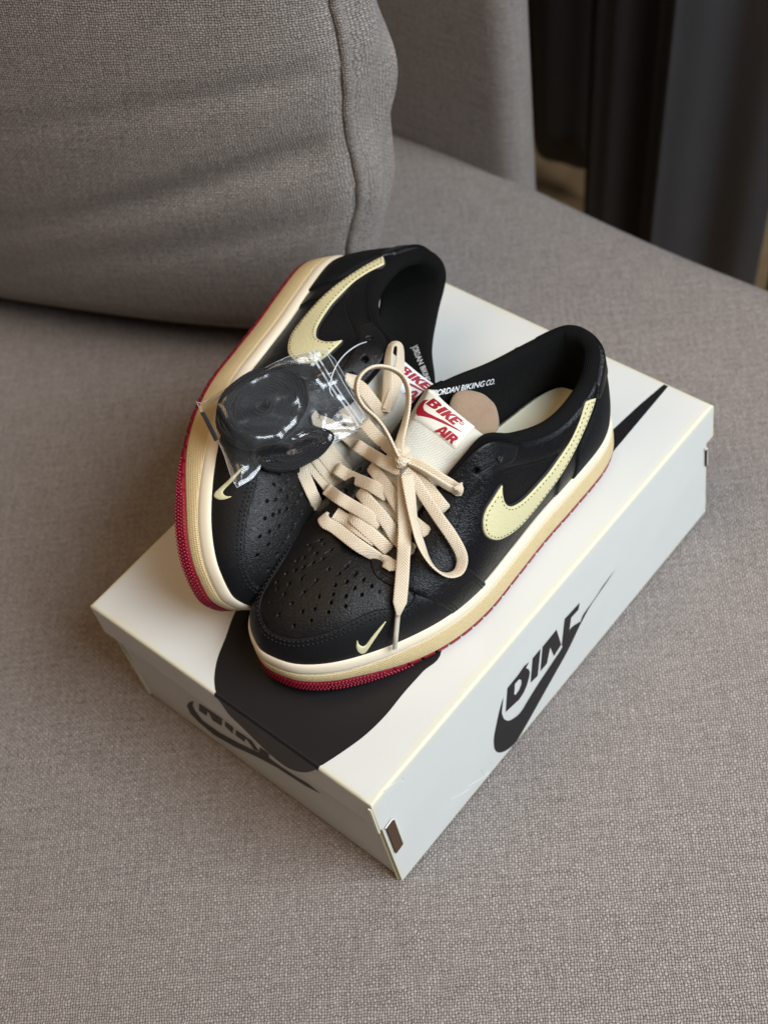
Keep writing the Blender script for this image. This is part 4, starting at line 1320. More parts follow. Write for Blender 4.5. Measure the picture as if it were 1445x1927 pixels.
def build_shoe(sh, label):
    root = thing('sneaker', label, 'sneaker', sh.M, 'pair of black sneakers')
    build_sole(sh, root)
    # base upper, a little below the sole lip
    tt = np.concatenate([[-.03], gt]); UU, TT = np.meshgrid(gu, tt, indexing='ij')
    V = S(UU.ravel(), TT.ravel()); F = grid_faces(GU, len(tt), True, False, flip=NSIGN < 0)
    nT = len(tt)
    def hidden(f):
        i, j = divmod(min(f), nT); u = gu[i] if max(f) - min(f) < nT * 4 else 0; t = tt[j]; um = min(u, 27 - u)
        return (um > 9.6 and .52 < t < .95) or (um > 10.6 and .42 < t < .95) or (um > 11.8 and .36 < t < .95) or (5.6 < um < 9.4 and .79 < t < .93)
    F = [f for f in F if not hidden(f)]
    emit(sh, root, 'upper', V, F, M['leather'], np.column_stack([UU.ravel() * .024, TT.ravel() * .062]))
    # toe box with punched holes
    te = soft(TOE_EDGE[5:-4]); te = te[np.argsort(te[:, 0])]            # medial part replaced by a symmetric guess below
    med = soft([(14.15, .285), (14.66, .31), (15.0, .37), (15.3, .47), (15.7, .56), (16.3, .61), (17.0, .61), (17.6, .55), (18.1, .48), (18.3, .47)])
    latp = soft([(8.62, .50), (8.74, .44), (8.95, .41), (9.22, .455), (9.53, .495), (9.94, .50), (10.36, .47), (10.9, .41), (11.42, .36), (11.98, .315), (12.48, .29), (13.21, .282), (14.15, .285)])
    edge = np.vstack([latp[:-1], med])
    low = edge - np.array([0, .045])
    loop = np.vstack([low, [(18.0, .80), (17.6, .985)], [(u, .985) for u in np.linspace(17.2, 9.6, 20)], [(9.2, .9), (8.9, .7)]])
    hs = HOLES[inside(edge_poly(edge), HOLES * ISO)] if False else HOLES
    V, F, UV = panel(loop, .95, .9, 2.6, holes=hs, hole_r=.98, hole_d=3.2)
    emit(sh, root, 'toe_box', V, F, M['toe_leather'], UV)
    # toe guard
    loop = np.vstack([edge, [(18.7, .35), (19.2, -.03)], [(u, -.03) for u in np.linspace(18.8, 8.0, 40)], [(7.8, -.03), (8.2, .3)]])
    V, F, UV = panel(loop, 1.75, .8, 3.0)
    emit(sh, root, 'toe_guard', V, F, M['guard_leather'], UV)
    st = []
    for dd in (2.0, 4.3):
        e = edge[2:-2]; p = offset_path(e, dd)
        if p[len(p) // 2, 1] > e[len(e) // 2, 1]: p = offset_path(e, dd, -1)
        st.append(stitches(p, 1.75, 2.7, 1.7, .95, .55))
    def join_st(lst):
        V, F = [], []
        for v, f in lst:
            k = len(V); V += list(v); F += [tuple(i + k for i in q) for q in f]
        return V, F
    V, F = join_st(st); emit(sh, root, 'toe_stitching', V, F, M['thread'], kind='stuff')
    # eyestay + wing on both sides
    wf = soft(np.vstack([WING_F[:-1], [(7.98, .08), (7.94, -.03)]]), 4); el = soft(EYE_LOW, 4); qf = soft(np.vstack([QUART_F[:1], QUART_F[1:2], [(6.9, .06), (6.86, -.03)]]), 4)
    lat = np.vstack([[(10.35, .992)], wf, [(u, -.03) for u in np.linspace(7.8, 7.0, 6)], qf[::-1], el[::-1], [(u, .992) for u in np.linspace(5.2, 10.2, 40)]])
    for side, lp in ((0, lat), (1, mirror_path(lat))):
        eh = EYES.copy()
        if side: eh[:, 0] = 27 - eh[:, 0]
        V, F, UV = panel(lp, 2.0, .8, 3.0, holes=eh, hole_r=2.1, hole_d=5.0)
        emit(sh, root, 'eyestay', V, F, M['wing_leather'], UV)
        rows = []
        for pth, dds in ((el, (2.0,)), (wf, (2.0, 4.2)), (qf, (1.8, 3.8))):
            for dd in dds:
                for sg in (1, -1):
                    p = offset_path(pth[1:-1], dd, sg)
                    if inside(lat * ISO, p * ISO).mean() > .7:
                        rows.append(stitches(p if not side else mirror_path(p), 2.0, 2.3, 1.6, .55, .3)); break
        top = np.array([(u, .992) for u in np.linspace(5.3, 10.0, 60)])
        for sg in (1, -1):
            p = offset_path(top, 2.6, sg)
            if p[:, 1].mean() < .99:
                rows.append(stitches(p if not side else mirror_path(p), 2.0, 2.3, 1.6, .55, .3)); break
        V, F = join_st(rows); emit(sh, root, 'eyestay_stitching', V, F, M['thread'], kind='stuff')
        # collar panel, padded
        cl = np.array([(5.75, .90), (5.9, .76), (5.96, .735), (5.5, .745), (5.09, .75), (4.7, .725), (4.33, .69), (3.9, .66), (3.4, .68), (2.7, .76), (2.5, .985)] + [(u, .985) for u in np.linspace(2.8, 5.6, 20)])
        V, F, UV = panel(cl if not side else mirror_path(cl), 1.5, 5.0, 3.0)
        emit(sh, root, 'collar_panel', V, F, M['leather'], UV)
        sp = soft([(5.85, .715), (5.09, .73), (4.33, .67)], 6)
        sq = soft(np.vstack([QSEAM]), 6)
        # rear quarter strip and its seam
        rq = np.array([(4.10, .72), (4.21, .70), (4.30, .55), (4.37, .41), (4.44, .0), (4.44, -.03), (3.7, -.03), (3.5, .4), (3.3, .7)])
        V, F, UV = panel(rq if not side else mirror_path(rq), .9, .7, 3.0)
        emit(sh, root, 'rear_quarter', V, F, M['leather'], UV)
        V, F = join_st([stitches(p if not side else mirror_path(p), o_, 2.2, 1.5, .5, .3) for p, o_ in ((sp, .1), (offset_path(sq, 1.5), .5))])
        emit(sh, root, 'quarter_stitching', V, F, M['thread'], kind='stuff')
        # swoosh
        sw = np.vstack([SW1, SW2[:]])
        V, F, UV = panel(sw if not side else mirror_path(sw), 1.0, .6, 2.2, base=1.15)
        s_o = emit(sh, root, 'swoosh', V, F, M['swoosh'], UV)
        # dark cut edge under the swoosh
        V, F, UV = panel(grow(sw, 1.1) if not side else mirror_path(grow(sw, 1.1)), 1.2, .5, 3.0)
        emit(sh, root, 'swoosh_backing', V, F, M['edge'], UV)
        rr = []
        ins = grow(sw, -1.7)
        ins = np.vstack([ins, ins[:1]])
        rr.append(stitches(ins if not side else mirror_path(ins), 2.15, 2.9, 1.5, .5, .22))
        V, F = join_st(rr); emit(sh, root, 'swoosh_stitching', V, F, M['thread'], kind='stuff')
    # heel counter and heel tab
    hf = soft(np.vstack([[(2.75, .86)], HEEL_F[1:-1], [(3.93, .03), (3.94, -.03)]]), 4)
    loop = np.vstack([hf, [(u, -.03) for u in np.linspace(3.5, -3.5, 30)], (hf * np.array([-1, 1]))[::-1], [(u, .83) for u in np.linspace(-2.2, 2.2, 16)]])
    V, F, UV = panel(loop, 1.9, .9, 3.0); emit(sh, root, 'heel_counter', V, F, M['heel_leather'], UV)
    e = offset_path(hf[2:-1], 2.0, 1); e2 = offset_path(hf[2:-1], 2.0, -1)
    e = e if e[:, 0].mean() < e2[:, 0].mean() else e2
    V, F = join_st([stitches(e, 1.9, 2.3, 1.6, .5, .3), stitches((e * np.array([-1, 1]))[::-1], 1.9, 2.3, 1.6, .5, .3)])
    emit(sh, root, 'heel_stitching', V, F, M['thread'], kind='stuff')
    loop = np.array([(2.95, .86), (2.75, .80), (2.2, .79)] + [(u, .74) for u in np.linspace(1.6, -1.6, 12)] + [(-2.2, .79), (-2.75, .80), (-2.95, .86), (-2.7, .985)] + [(u, .985) for u in np.linspace(-2.3, 2.3, 16)] + [(2.7, .985)])
    V, F, UV = panel(loop, 2.7, 1.2, 3.0); emit(sh, root, 'heel_tab', V, F, M['leather'], UV)
    # small stitched mark on the heel tab
    hm = np.array([(.9, .87), (.55, .85), (.1, .855), (-.7, .91), (.05, .875), (.5, .872)])
    V, F, UV = panel(hm, .5, .3, 1.0, base=2.6); emit(sh, root, 'heel_mark', V, F, M['print_white'], UV)
    # little embroidered tick on the toe guard
    V, F, UV = panel(soft(np.vstack([MINI, MINI[:1]]), 3)[:-1], .75, .5, 1.0, base=1.6); emit(sh, root, 'toe_tick', V, F, M['embroid'], UV)
    # bound edge of the throat
    uu = np.linspace(5.3, 21.7, 240); P = S(uu, np.full(240, 1.0)) + np.array([0, 0, .7])
    V, F, UV = tube(P, 1.25, 8); emit(sh, root, 'throat_binding', V, F, M['knit'], UV)
    # lining and insole
    arc = np.cumsum(np.linalg.norm(np.diff(LIN, axis=1, prepend=LIN[:, :1]), axis=2), axis=1) * .001
    UVl = np.stack([np.broadcast_to((ua * .024)[:, None], (LN, LM)), arc], 2).reshape(-1, 2)
    ff = grid_faces(LN, LM, True, False, flip=NSIGN < 0)
    emit(sh, root, 'lining', LINV, ff, M['knit'], UVl)
    uo = np.linspace(0, 27, 120, endpoint=False); e = periodic(OUT - ON * 13.0, uo); V = []
    for k in (1.0, .8, .5, .2):
        V += [(130 + (p[0] - 130) * k, p[1] * k - 2 * (1 - k), 36.6 + 2.0 * k ** 3) for p in e]
    F = grid_faces(4, 120, False, True, flip=True); F.append(tuple(range(360, 480)))
    emit(sh, root, 'insole', V, F, M['insole'])
    # tongue: padded sheet
    N = tongue_n(_a, _b); dist = np.minimum(np.minimum(_a, 1 - _a) * 46, np.minimum(_b * 100 + 5, (1 - _b) * 100))
    rnd = np.sqrt(np.clip(1 - (1 - np.clip(dist / 4.0, 0, 1)) ** 2, 0, 1))
    fr = TG + N * (1.0 * (rnd - 1) * 3.5)[:, None]; bk = TG - N * (3.5 + 3.5 * rnd)[:, None]
    V = np.vstack([fr, bk]); k = len(fr)
    # orientation of the front sheet
    f0 = TGF[len(TGF) // 2]; up = np.cross(fr[f0[1]] - fr[f0[0]], fr[f0[2]] - fr[f0[0]]) @ N[f0[0]] > 0
    Ff = TGF if up else [f[::-1] for f in TGF]
    ring = [i * TB for i in range(TA)] + [(TA - 1) * TB + j for j in range(1, TB)] + [i * TB + TB - 1 for i in range(TA - 2, -1, -1)] + [j for j in range(TB - 2, 0, -1)]
    F = list(Ff) + [tuple(i + k for i in f[::-1]) for f in Ff] + [(ring[q], ring[(q + 1) % len(ring)], ring[(q + 1) % len(ring)] + k, ring[q] + k) for q in range(len(ring))]
    UVt = np.column_stack([_a * .048, _b * .10]); UVt = np.vstack([UVt, UVt])
    tg = emit(sh, root, 'tongue', V, F, M['nylon'], UVt)
    # tongue label
    xs = np.linspace(0, 1, 26); ys = np.linspace(0, 1, 18); X, Y = np.meshgrid(xs, ys, indexing='ij'); X = X.ravel(); Y = Y.ravel()
    mir = sh.side < 0
    dl = np.minimum(np.minimum(X, 1 - X) * 28, np.minimum(Y, 1 - Y) * 22)
    V1 = label_pt(X, Y, .25 + .75 * np.clip(dl / .8, 0, 1) ** .5, mir); V2 = label_pt(X, Y, -.6, mir)
    Fl = grid_faces(26, 18); n0 = label_pt([.5], [.5], 2, mir) - label_pt([.5], [.5], 1, mir)
    f0 = Fl[len(Fl) // 2]
    if np.cross(V1[f0[1]] - V1[f0[0]], V1[f0[2]] - V1[f0[0]]) @ n0[0] < 0: Fl = [f[::-1] for f in Fl]
    lb = emit(sh, root, 'tongue_label', V1, Fl, M['satin'] if sh.side > 0 else M['satin_cold'])
    label_print(sh, lb)
    # suede lining lobe behind the tongue
    c = np.array([95.5, -1.0, 92.5]) if sh.side > 0 else np.array([96.0, -6.0, 95.0]); e1 = unit(np.array([-9, 34, -22.])); nn = tongue_n([.5], [.9])[0]; e2 = unit(np.cross(nn, e1)); e2 = e2 if e2[2] > 0 else -e2; nn = np.cross(e1, e2)
    V = []; nu_, nv_ = (40, 14)
    for i in range(nu_):
        for j in range(nv_):
            a = 2 * math.pi * i / nu_; f = -math.pi / 2 + math.pi * j / (nv_ - 1)
            r = math.cos(f) * (1 + .03 * math.sin(3 * a) + .02 * math.sin(5 * a + 1)); V.append(c - nn * 1.8 * math.exp(-((r * math.cos(a) - .1) / .22) ** 2) * (r * math.sin(a) + .6) + e1 * 16.0 * r * math.cos(a) + e2 * (12.5 if sh.side > 0 else 9.0) * r * math.sin(a) * (1 - .12 * math.cos(2 * a)) + nn * 4.0 * math.copysign(abs(math.sin(f)) ** .7, math.sin(f)))
    if sh.side > 0: emit(sh, root, 'tongue_lining', V, grid_faces(nu_, nv_, True, False), M['suede'])
    # lettering on the lining of the medial collar
    TV, TF = text_mesh('JORDAN BIKING CO.'); TV[:, 0] /= TV[:, 0].max(); TV[:, 1] /= .70
    if sh.side < 0: TV[:, 0] = 1 - TV[:, 0]
    base = np.array([(818, 745), (845, 739.5), (871, 734), (906, 727), (929, 722)])
    P = []
    for v in TV:
        x = v[0] * 4; i = min(3, int(x)); q = base[i] + (base[i + 1] - base[i]) * (x - i) + np.array([3.0, -10.5]) * v[1]
        p, n = on_bvh(BVH_L, SL, q[0], q[1], .35); P.append(p)
    emit(sh, root, 'lining_print', P if sh.side > 0 else P, TF, M['print_white'], smooth=False)
    return root

def grow(loop, d):
    """offset a closed (u,t) loop outward by d mm"""
    loop = resample_loop(loop, 2.0)
    P = S(loop[:, 0], loop[:, 1]); n, du, dt = SN(loop[:, 0], loop[:, 1])
    tg = unit(np.roll(P, -1, 0) - np.roll(P, 1, 0)); v = unit(np.cross(n, tg))
    a = (du * du).sum(-1); b = (du * dt).sum(-1); c = (dt * dt).sum(-1); det = a * c - b * b + 1e-9
    def st(v):
        e = (du * v).sum(-1); f = (dt * v).sum(-1); return np.stack([(e * c - f * b) / det, (a * f - b * e) / det], 1)
    if inside(loop * ISO, (loop + st(v * .5)) * ISO).mean() > .5: v = -v
    r = loop + st(v * d)
    if d < 0:      # drop points that crossed over at thin ends
        dm = np.linalg.norm(S(r[:, 0], r[:, 1])[:, None] - P[None], axis=2).min(1); r = r[dm > abs(d) * .8]
    return r
def resample_loop(loop, step):
    loop = np.asarray(loop, float); P = S(loop[:, 0], loop[:, 1]); Q = np.vstack([P, P[:1]]); L2 = np.vstack([loop, loop[:1]])
    d = np.concatenate([[0], np.cumsum(np.linalg.norm(np.diff(Q, axis=0), axis=1))]); n = int(d[-1] / step); s = np.linspace(0, d[-1], n, endpoint=False)
    return np.stack([np.interp(s, d, L2[:, 0]), np.interp(s, d, L2[:, 1])], 1)

left = build_shoe(SL, 'black leather low sneaker standing flat on the box, its cream laces tied in a bow')
right = build_shoe(SR, 'black leather low sneaker tipped on its side, red outsole turned outward, plastic bag on it')

# ------------------------------------------------------------------ laces
FL = LaceField(SL); FR = LaceField(SR)

def eye_pt(k, medial, off):
    u = 27 - EYES[k, 0] if medial else EYES[k, 0]
    p = S([u], [EYES[k, 1]])[0]; n = SN([u], [EYES[k, 1]])[0][0] * NSIGN
    return p + n * off, n
def z2(pts, h=0): return [(600 + x * .2076, 900 + y * .2076, hh) for (x, y, hh) in [(q if len(q) == 3 else (*q, h)) for q in pts]]
def z1(pts, h=0): return [(580 + x * .1384, 760 + y * .1384, hh) for (x, y, hh) in [(q if len(q) == 3 else (*q, h)) for q in pts]]
def z3(pts, h=0): return [(640 + x * .1384, 620 + y * .1384, hh) for (x, y, hh) in [(q if len(q) == 3 else (*q, h)) for q in pts]]

def add_lace(sh, root, geo, name='lace', mat='lace'):
    return emit(sh, root, name, geo[0], geo[1], M[mat], geo[2])

VIEW_L = unit(SL.ray(757, 860)[1]); VIEW_R = unit(SR.ray(740, 700)[1])
def plane_lace(sh, pts, K, nrm, width=7.6, thick=1.5, edge=1.0, rolls=None, step=1.2):
    """floating loop: pixels dropped on a plane through K; the ribbon stands on edge (edge=1) or lies in the plane (0)"""
    P = []
    for q in pts:
        o, d = sh.ray(q[0], q[1]); k = K + nrm * (q[2] if len(q) > 2 else 0)
        t = ((k - o) @ nrm) / (d @ nrm); P.append(o + d * t)
    P = catmull(np.array(P), 8); P = resample_by(P, step); m = len(P)
    T = unit(np.gradient(P, axis=0)); side = np.cross(T, np.broadcast_to(nrm, T.shape))
    ang = np.radians(np.interp(np.linspace(0, 1, m), np.linspace(0, 1, len(rolls)), rolls)) if rolls is not None else np.zeros(m)
    # roll 0: ribbon edge-on to the plane normal (face normal in the plane); 90: face along the plane normal
    N = unit(side) * np.cos(ang)[:, None] + nrm * np.sin(ang)[:, None]
    return ribbon(P, N, width, thick)

# left shoe -----------------------------------------------------------
def pre(k): return [eye_pt(k, True, -2.0), eye_pt(k, True, 3.0)]
def post(k): return [eye_pt(k, False, 2.4), eye_pt(k, False, -4.0)]
LW = 7.4
def W_(pts, **kw):
    p0, n0 = FL.hit(*pts[0]); p1, _ = FL.hit(*pts[1]); d = p0 - p1; dn = unit(d - n0 * (d @ n0))
    pr = [(p0 + dn * 2.2 - n0 * 14, dn), (p0 + dn * 2.4 - n0 * 5.5, unit(dn + n0 * .1)), (p0 + dn * 1.7 - n0 * 1.3, unit(dn + n0 * .8))]
    add_lace(SL, left, lace_from_px(FL, pts, LW, 1.2, pre=pr, **kw))
def L_(pts, **kw): add_lace(SL, left, lace_from_px(FL, pts, LW, 1.2, **kw))
L_(z2([(150, 315), (240, 375), (330, 440), (440, 515), (520, 570)], .2))                                   # under band
L_(z2([(235, 270), (320, 365), (420, 455), (520, 545), (610, 630), (650, 672)], .8))
L_(z2([(330, 80), (400, 155), (470, 235), (560, 335), (640, 440), (715, 560)], 1.2), post=post(5), taper_end=9)
L_(z1([(800, 770), (870, 870), (950, 975), (1080, 1155), (1200, 1350), (1330, 1520)], 1.6), post=post(4), taper_end=9)
W_(z2([(100, 120, 2.5), (175, 175, 2.8), (290, 245, 2.6), (400, 310, 2.0), (500, 375, 1.2), (560, 415, .2)]))
W_(z1([(430, 905, 3), (530, 970, 3.4), (690, 1040, 3.2), (850, 1110, 2.6), (990, 1195, 1.6), (1080, 1255, .2)]))
W_(z1([(700, 590, 3.5), (800, 655, 4), (950, 745, 4), (1080, 820, 4.5), (1200, 880, 5), (1270, 900, 5)]))
W_(z1([(790, 290, 3), (880, 395, 4), (990, 500, 5), (1110, 600, 6), (1230, 690, 8)]))
_q = z2([(550, 728, 2.6), (620, 765, 2.2)]); _p = [FL.hit(*q)[0] for q in _q]; _e = _p[1] + unit(_p[1] - _p[0]) * 9.0 + np.array([0, 0, -1.0])
W_(z2([(35, 350, 2), (60, 400, 3.2), (150, 452, 3.2), (350, 605, 3), (550, 728, 2.6), (620, 765, 2.2)]), post=[(_e, FL.hit(*_q[1])[1])], taper_end=5)
# strands that run from the knot down to the outer eyelets
def z4(pts, h=0): return [(560 + x * .2768, 600 + y * .2768, hh) for (x, y, hh) in [(q if len(q) == 3 else (*q, h)) for q in pts]]
L_(z4([(770, 1010, 5), (830, 1085, 4), (920, 1195, 3.0), (975, 1265, 2.2)]), post=post(3), taper_end=9)
L_(z4([(760, 975, 7), (850, 1010, 7), (950, 1075, 5.5), (1040, 1130, 4.2), (1085, 1160, 3.4)], 4), post=[eye_pt(2, False, 3.2), eye_pt(2, False, -1.0)], roll=25, roll_end=0)
add_lace(SL, left, lace_from_px(FL, z4([(760, 990, 9), (850, 1035, 10), (950, 1100, 9), (1040, 1155, 7.5), (1100, 1170, 6.5), (1085, 1130, 6)]), 5.2, 1.4, roll=70, roll_end=20))
# knot
K0 = FL.hit(757, 860, 9.0)[0]
o_, d_ = SL.ray(757, 860)
ks = np.array([(744, 846), (752, 842), (764, 850), (768, 862), (762, 876), (750, 878), (744, 866), (746, 850), (757, 844), (767, 856)])
Pk = []
for i, q in enumerate(ks):
    o, d = SL.ray(*q); t = ((K0 - o) @ VIEW_L) / (d @ VIEW_L) ; Pk.append(o + d * (t - 2.5 * math.sin(i * .9)))
Pk = resample_by(catmull(np.array(Pk), 8), .8); Tn = unit(np.gradient(Pk, axis=0)); cen = Pk.mean(0) + VIEW_L * 3
V, F, UV = ribbon(Pk, unit(Pk - cen), 6.0, 2.0); add_lace(SL, left, (V, F, UV), 'lace_knot')
th = np.linspace(0, 2 * math.pi, 24, endpoint=False)
ex = unit(SL.ray(780, 860)[1] - SL.ray(730, 860)[1]); ey = unit(SL.ray(757, 840)[1] - SL.ray(757, 880)[1])
V = []; UV = []
for i in range(24):
    for j in range(13):
        a = 2 * math.pi * i / 24; f = -math.pi / 2 + math.pi * j / 12
        V.append(K0 + ex * 4.6 * math.cos(f) * math.cos(a) + ey * 6.0 * math.cos(f) * math.sin(a) - VIEW_L * 4.0 * math.sin(f)); UV.append((i / 24, j / 12 * .01))
add_lace(SL, left, (V, grid_faces(24, 13, True, False), UV), 'lace_knot')
# standing loop
add_lace(SL, left, plane_lace(SL, z3([(800, 1730, 0), (770, 1690, 0), (640, 1420, 0), (500, 1220), (300, 1030), (222, 850), (250, 660), (380, 535), (540, 503), (720, 545), (860, 655), (928, 850), (918, 1080), (872, 1300), (822, 1480), (800, 1640), (805, 1720)]), K0 - VIEW_L * 2, unit(VIEW_L * .92 + np.array([.2, -.3, .0])), 6.4, 1.6, rolls=[8, 5, 0, 0, 10, 5, 0, 12, 40]))
# hanging loop over the outer side
lp2 = z2([(775, -60, 8), (860, 20, 7), (960, 170, 6), (1080, 350, 6.5), (1200, 520, 7), (1283, 670, 6), (1296, 770, 5), (1260, 850, 4.5), (1180, 880, 4.5), (1090, 850, 5), (1000, 755, 6), (925, 600, 7), (865, 400, 8), (825, 150, 9), (795, -40, 9)])
P, N = [], []
for q in lp2:
    p, n = FL.hit(*q); P.append(p); N.append(n)
A = resample_by(catmull(np.column_stack([P, N]), 8), 1.2); m = len(A); Pp, Nn = A[:, :3], unit(A[:, 3:]); T = unit(np.gradient(Pp, axis=0)); Nn = unit(Nn - T * (Nn * T).sum(1)[:, None]); Bn = np.cross(T, Nn)
ang = np.radians(np.interp(np.linspace(0, 1, m), [0, .15, .3, .42, .5, .58, .68, .8, 1], [0, 10, 8, 40, 82, 85, 68, 45, 25]))
Nn = Nn * np.cos(ang)[:, None] + Bn * np.sin(ang)[:, None]
add_lace(SL, left, ribbon(Pp, Nn, 6.8, 1.25))
# hanging end with its aglet
add_lace(SL, left, lace_from_px(FL, z2([(770, -30, 7), (772, 120, 6), (775, 300, 5), (778, 500, 6), (768, 680, 7), (755, 880, 6.5), (740, 1060, 5), (727, 1180, 4), (717, 1245, 3.6)]), 7.8, 1.2, taper_end=9))
P = [FL.hit(*q)[0] for q in z2([(716, 1235, 3.6), (706, 1340, 3.0), (697, 1440, 3.4), (688, 1545, 4.4)])]
V, F, UV = tube(resample_by(np.array(P), 2.0), 1.45, 10, cap=True); emit(SL, left, 'aglet', V, F, M['aglet'], UV)

# right shoe ----------------------------------------------------------
def z6(pts, h=0): return [(520 + x * .1038, 840 + y * .1038, hh) for (x, y, hh) in [(q if len(q) == 3 else (*q, h)) for q in pts]]
def R_(pts, w=LW, **kw): add_lace(SR, right, lace_from_px(FR, pts, w, 1.2, **kw))
def rpre(k): return [eye_pt(k, False, -2.0), eye_pt(k, False, 3.0)]
def rpost(k): return [eye_pt(k, True, 3.0), eye_pt(k, True, -2.0)]
R_(z6([(250, 60, 3), (330, 210, 3), (500, 520, 3), (650, 850, 3), (780, 1130, 2.5), (835, 1260, 2.0)]), pre=rpre(6), post=rpost(6))
R_(z6([(540, 230, .5), (650, 370, .8), (760, 500, .8), (930, 720, .8), (1000, 860, .5)]))
R_(z6([(620, 60, 2), (720, 210, 2), (860, 410, 1.8), (1060, 640, 1.5), (1150, 760, 1)]))
R_(z6([(640, -120, 2.6), (760, 40, 2.8), (900, 220, 2.8), (1080, 450, 2.4), (1200, 620, 1.5)]))
R_(z6([(850, -60, 1.6), (1000, 110, 1.8), (1150, 290, 1.8), (1300, 480, 1)]))
R_(z1([(110, 215, 3), (250, 265, 3.5), (400, 350, 3.5), (560, 470, 3), (640, 560, 2)]), pre=rpre(4))
R_(z1([(480, 60, 2), (560, 200, 2.6), (650, 360, 2.6), (740, 480, 2), (800, 560, 1)]))
R_(z3([(150, 690, 3), (220, 745, 4), (310, 815, 4.5), (430, 965, 4.5), (540, 1110, 4), (600, 1200, 3)]), pre=rpre(2))
KR = FR.hit(728, 765, 6.0)[0]
add_lace(SR, right, plane_lace(SR, z3([(615, 1120), (640, 900), (650, 640), (655, 420), (690, 230), (760, 190), (815, 240), (815, 420), (790, 620), (745, 800), (690, 960), (640, 1090)]), KR, VIEW_R, 7.0, 1.5, rolls=[60, 60, 55, 40, 20, 40, 70, 60, 60]))

# ================================================================== plastic bag with spare laces
def up_hit_world(u, v, lift):
    o, d = SR.ray(u, v); h = BVH_UP.ray_cast(Vector(o), Vector(d))
    p = np.array(h[0]); return SR.world(p[None])[0] - unit(pix_dir(u, v)) * lift
b1, b2, b3 = up_hit_world(440, 880, .010), up_hit_world(575, 690, .009), up_hit_world(640, 770, .012)
bn = unit(np.cross(b2 - b1, b3 - b1)); bn = bn if bn @ (CAM - b1) > 0 else -bn
def bag_w(u, v, lift=0.0):
    d = pix_dir(u, v); q = b1 + bn * lift; return CAM + d * (((q - CAM) @ bn) / (d @ bn))
B0 = bag_w(520, 790); be1 = unit(bag_w(620, 720) - B0); be1 = unit(be1 - bn * (be1 @ bn)); be2 = np.cross(bn, be1)
def to2(w): r = (np.asarray(w) - B0); return np.stack([r @ be1, r @ be2], -1) * 1000
def zb(pts): return [(360 + x * .24914, 620 + y * .24914) for x, y in pts]
bag_px = zb([(40, 545), (75, 560), (130, 530), (300, 420), (400, 360), (520, 310), (620, 255), (730, 205), (880, 170), (1000, 145), (1085, 225), (1180, 390), (1240, 520), (1305, 650), (1280, 745), (1100, 850), (1000, 870), (900, 890), (760, 960), (640, 985), (530, 1000), (520, 1050), (460, 1130), (345, 1195), (310, 1130), (285, 1060), (250, 950), (200, 830), (140, 720), (85, 640)])
bag2 = to2(np.array([bag_w(*p) for p in bag_px]))
bag2 = resample(bag2, 1.6, closed=True)
v2, tr = fill2d([bag2], 1.25)
bd = np.full(len(v2), 1e9)
for k in range(0, len(bag2), 100): bd = np.minimum(bd, np.linalg.norm(v2[:, None] - bag2[None, k:k + 100], axis=2).min(1))
coil_c = to2(bag_w(492, 772)); coil2_c = to2(bag_w(575, 862))
def ridges(v, n, seed, amp, ln):
    r = np.random.default_rng(seed); h = np.zeros(len(v)); lo, hi = v.min(0), v.max(0)
    for _ in range(n):
        c = r.uniform(lo, hi); a = r.uniform(0, math.pi); d = np.array([math.cos(a), math.sin(a)]); nrm_ = np.array([-d[1], d[0]])
        q = v - c; x = q @ d; y = q @ nrm_ + .02 * x * x * r.uniform(-1, 1)
        l = ln * r.uniform(.5, 1.4); w = r.uniform(1.6, 4.0)
        h += amp * r.uniform(.4, 1) * np.exp(-(x / l) ** 2) * np.exp(-(y / w) ** 2) * r.choice([1, 1, -.6])
    return h
dc = v2 - coil_c; rr = np.hypot(dc[:, 0] / 1.08, dc[:, 1])
hc = 10.0 * (1 - sstep(19, 36, rr))
hc2 = 8.0 * (1 - sstep(8, 20, np.linalg.norm(v2 - coil2_c, axis=1)))
wr_ = ridges(v2, 55, 4, 2.4, 9) + ridges(v2, 60, 5, .8, 5)
far = sstep(18, 32, rr)
pinch = sstep(0, 7, bd)
topz = (np.maximum(hc, hc2) + 2.2 + wr_ * (.22 + .78 * far)) * pinch + .4
botz = (-1.0 + .5 * ridges(v2, 30, 9, 1.2, 7)) * pinch - .2
Wt = B0 + (v2[:, :1] * be1 + v2[:, 1:] * be2) * .001 + bn * topz[:, None] * .001
Wb = B0 + (v2[:, :1] * be1 + v2[:, 1:] * be2) * .001 + bn * botz[:, None] * .001
nt = NT('clear_plastic_film')
nt.N.remove(nt.bsdf)
tr_ = nt.n('ShaderNodeBsdfTransparent'); tr_.inputs[0].default_value = (.965, .97, .975, 1)
gl = nt.n('ShaderNodeBsdfGlossy'); gl.inputs['Roughness'].default_value = .15; gl.inputs[0].default_value = (1, 1, 1, 1)
co = nt.coord('Object'); nt.l(nt.bump(nt.noise(co, 70, 2, .5), .0008), gl.inputs['Normal'])
fr = nt.n('ShaderNodeFresnel'); fr.inputs['IOR'].default_value = 1.55
df = nt.n('ShaderNodeBsdfDiffuse'); df.inputs[0].default_value = (.8, .82, .85, 1)
m1 = nt.n('ShaderNodeMixShader'); nt.l(nt.math('ADD', nt.math('MULTIPLY', fr.outputs[0], 1.25), .0, clamp=True), m1.inputs[0]); nt.l(tr_.outputs[0], m1.inputs[1]); nt.l(gl.outputs[0], m1.inputs[2])
m2 = nt.n('ShaderNodeMixShader'); m2.inputs[0].default_value = .018; nt.l(m1.outputs[0], m2.inputs[1]); nt.l(df.outputs[0], m2.inputs[2])
nt.l(m2.outputs[0], nt.out.inputs[0]); M['film'] = nt.m
bag = thing('zip_bag', 'small clear plastic zip bag of spare black laces lying on the tipped sneaker', 'plastic bag', Matrix.Translation(Vector(B0)))
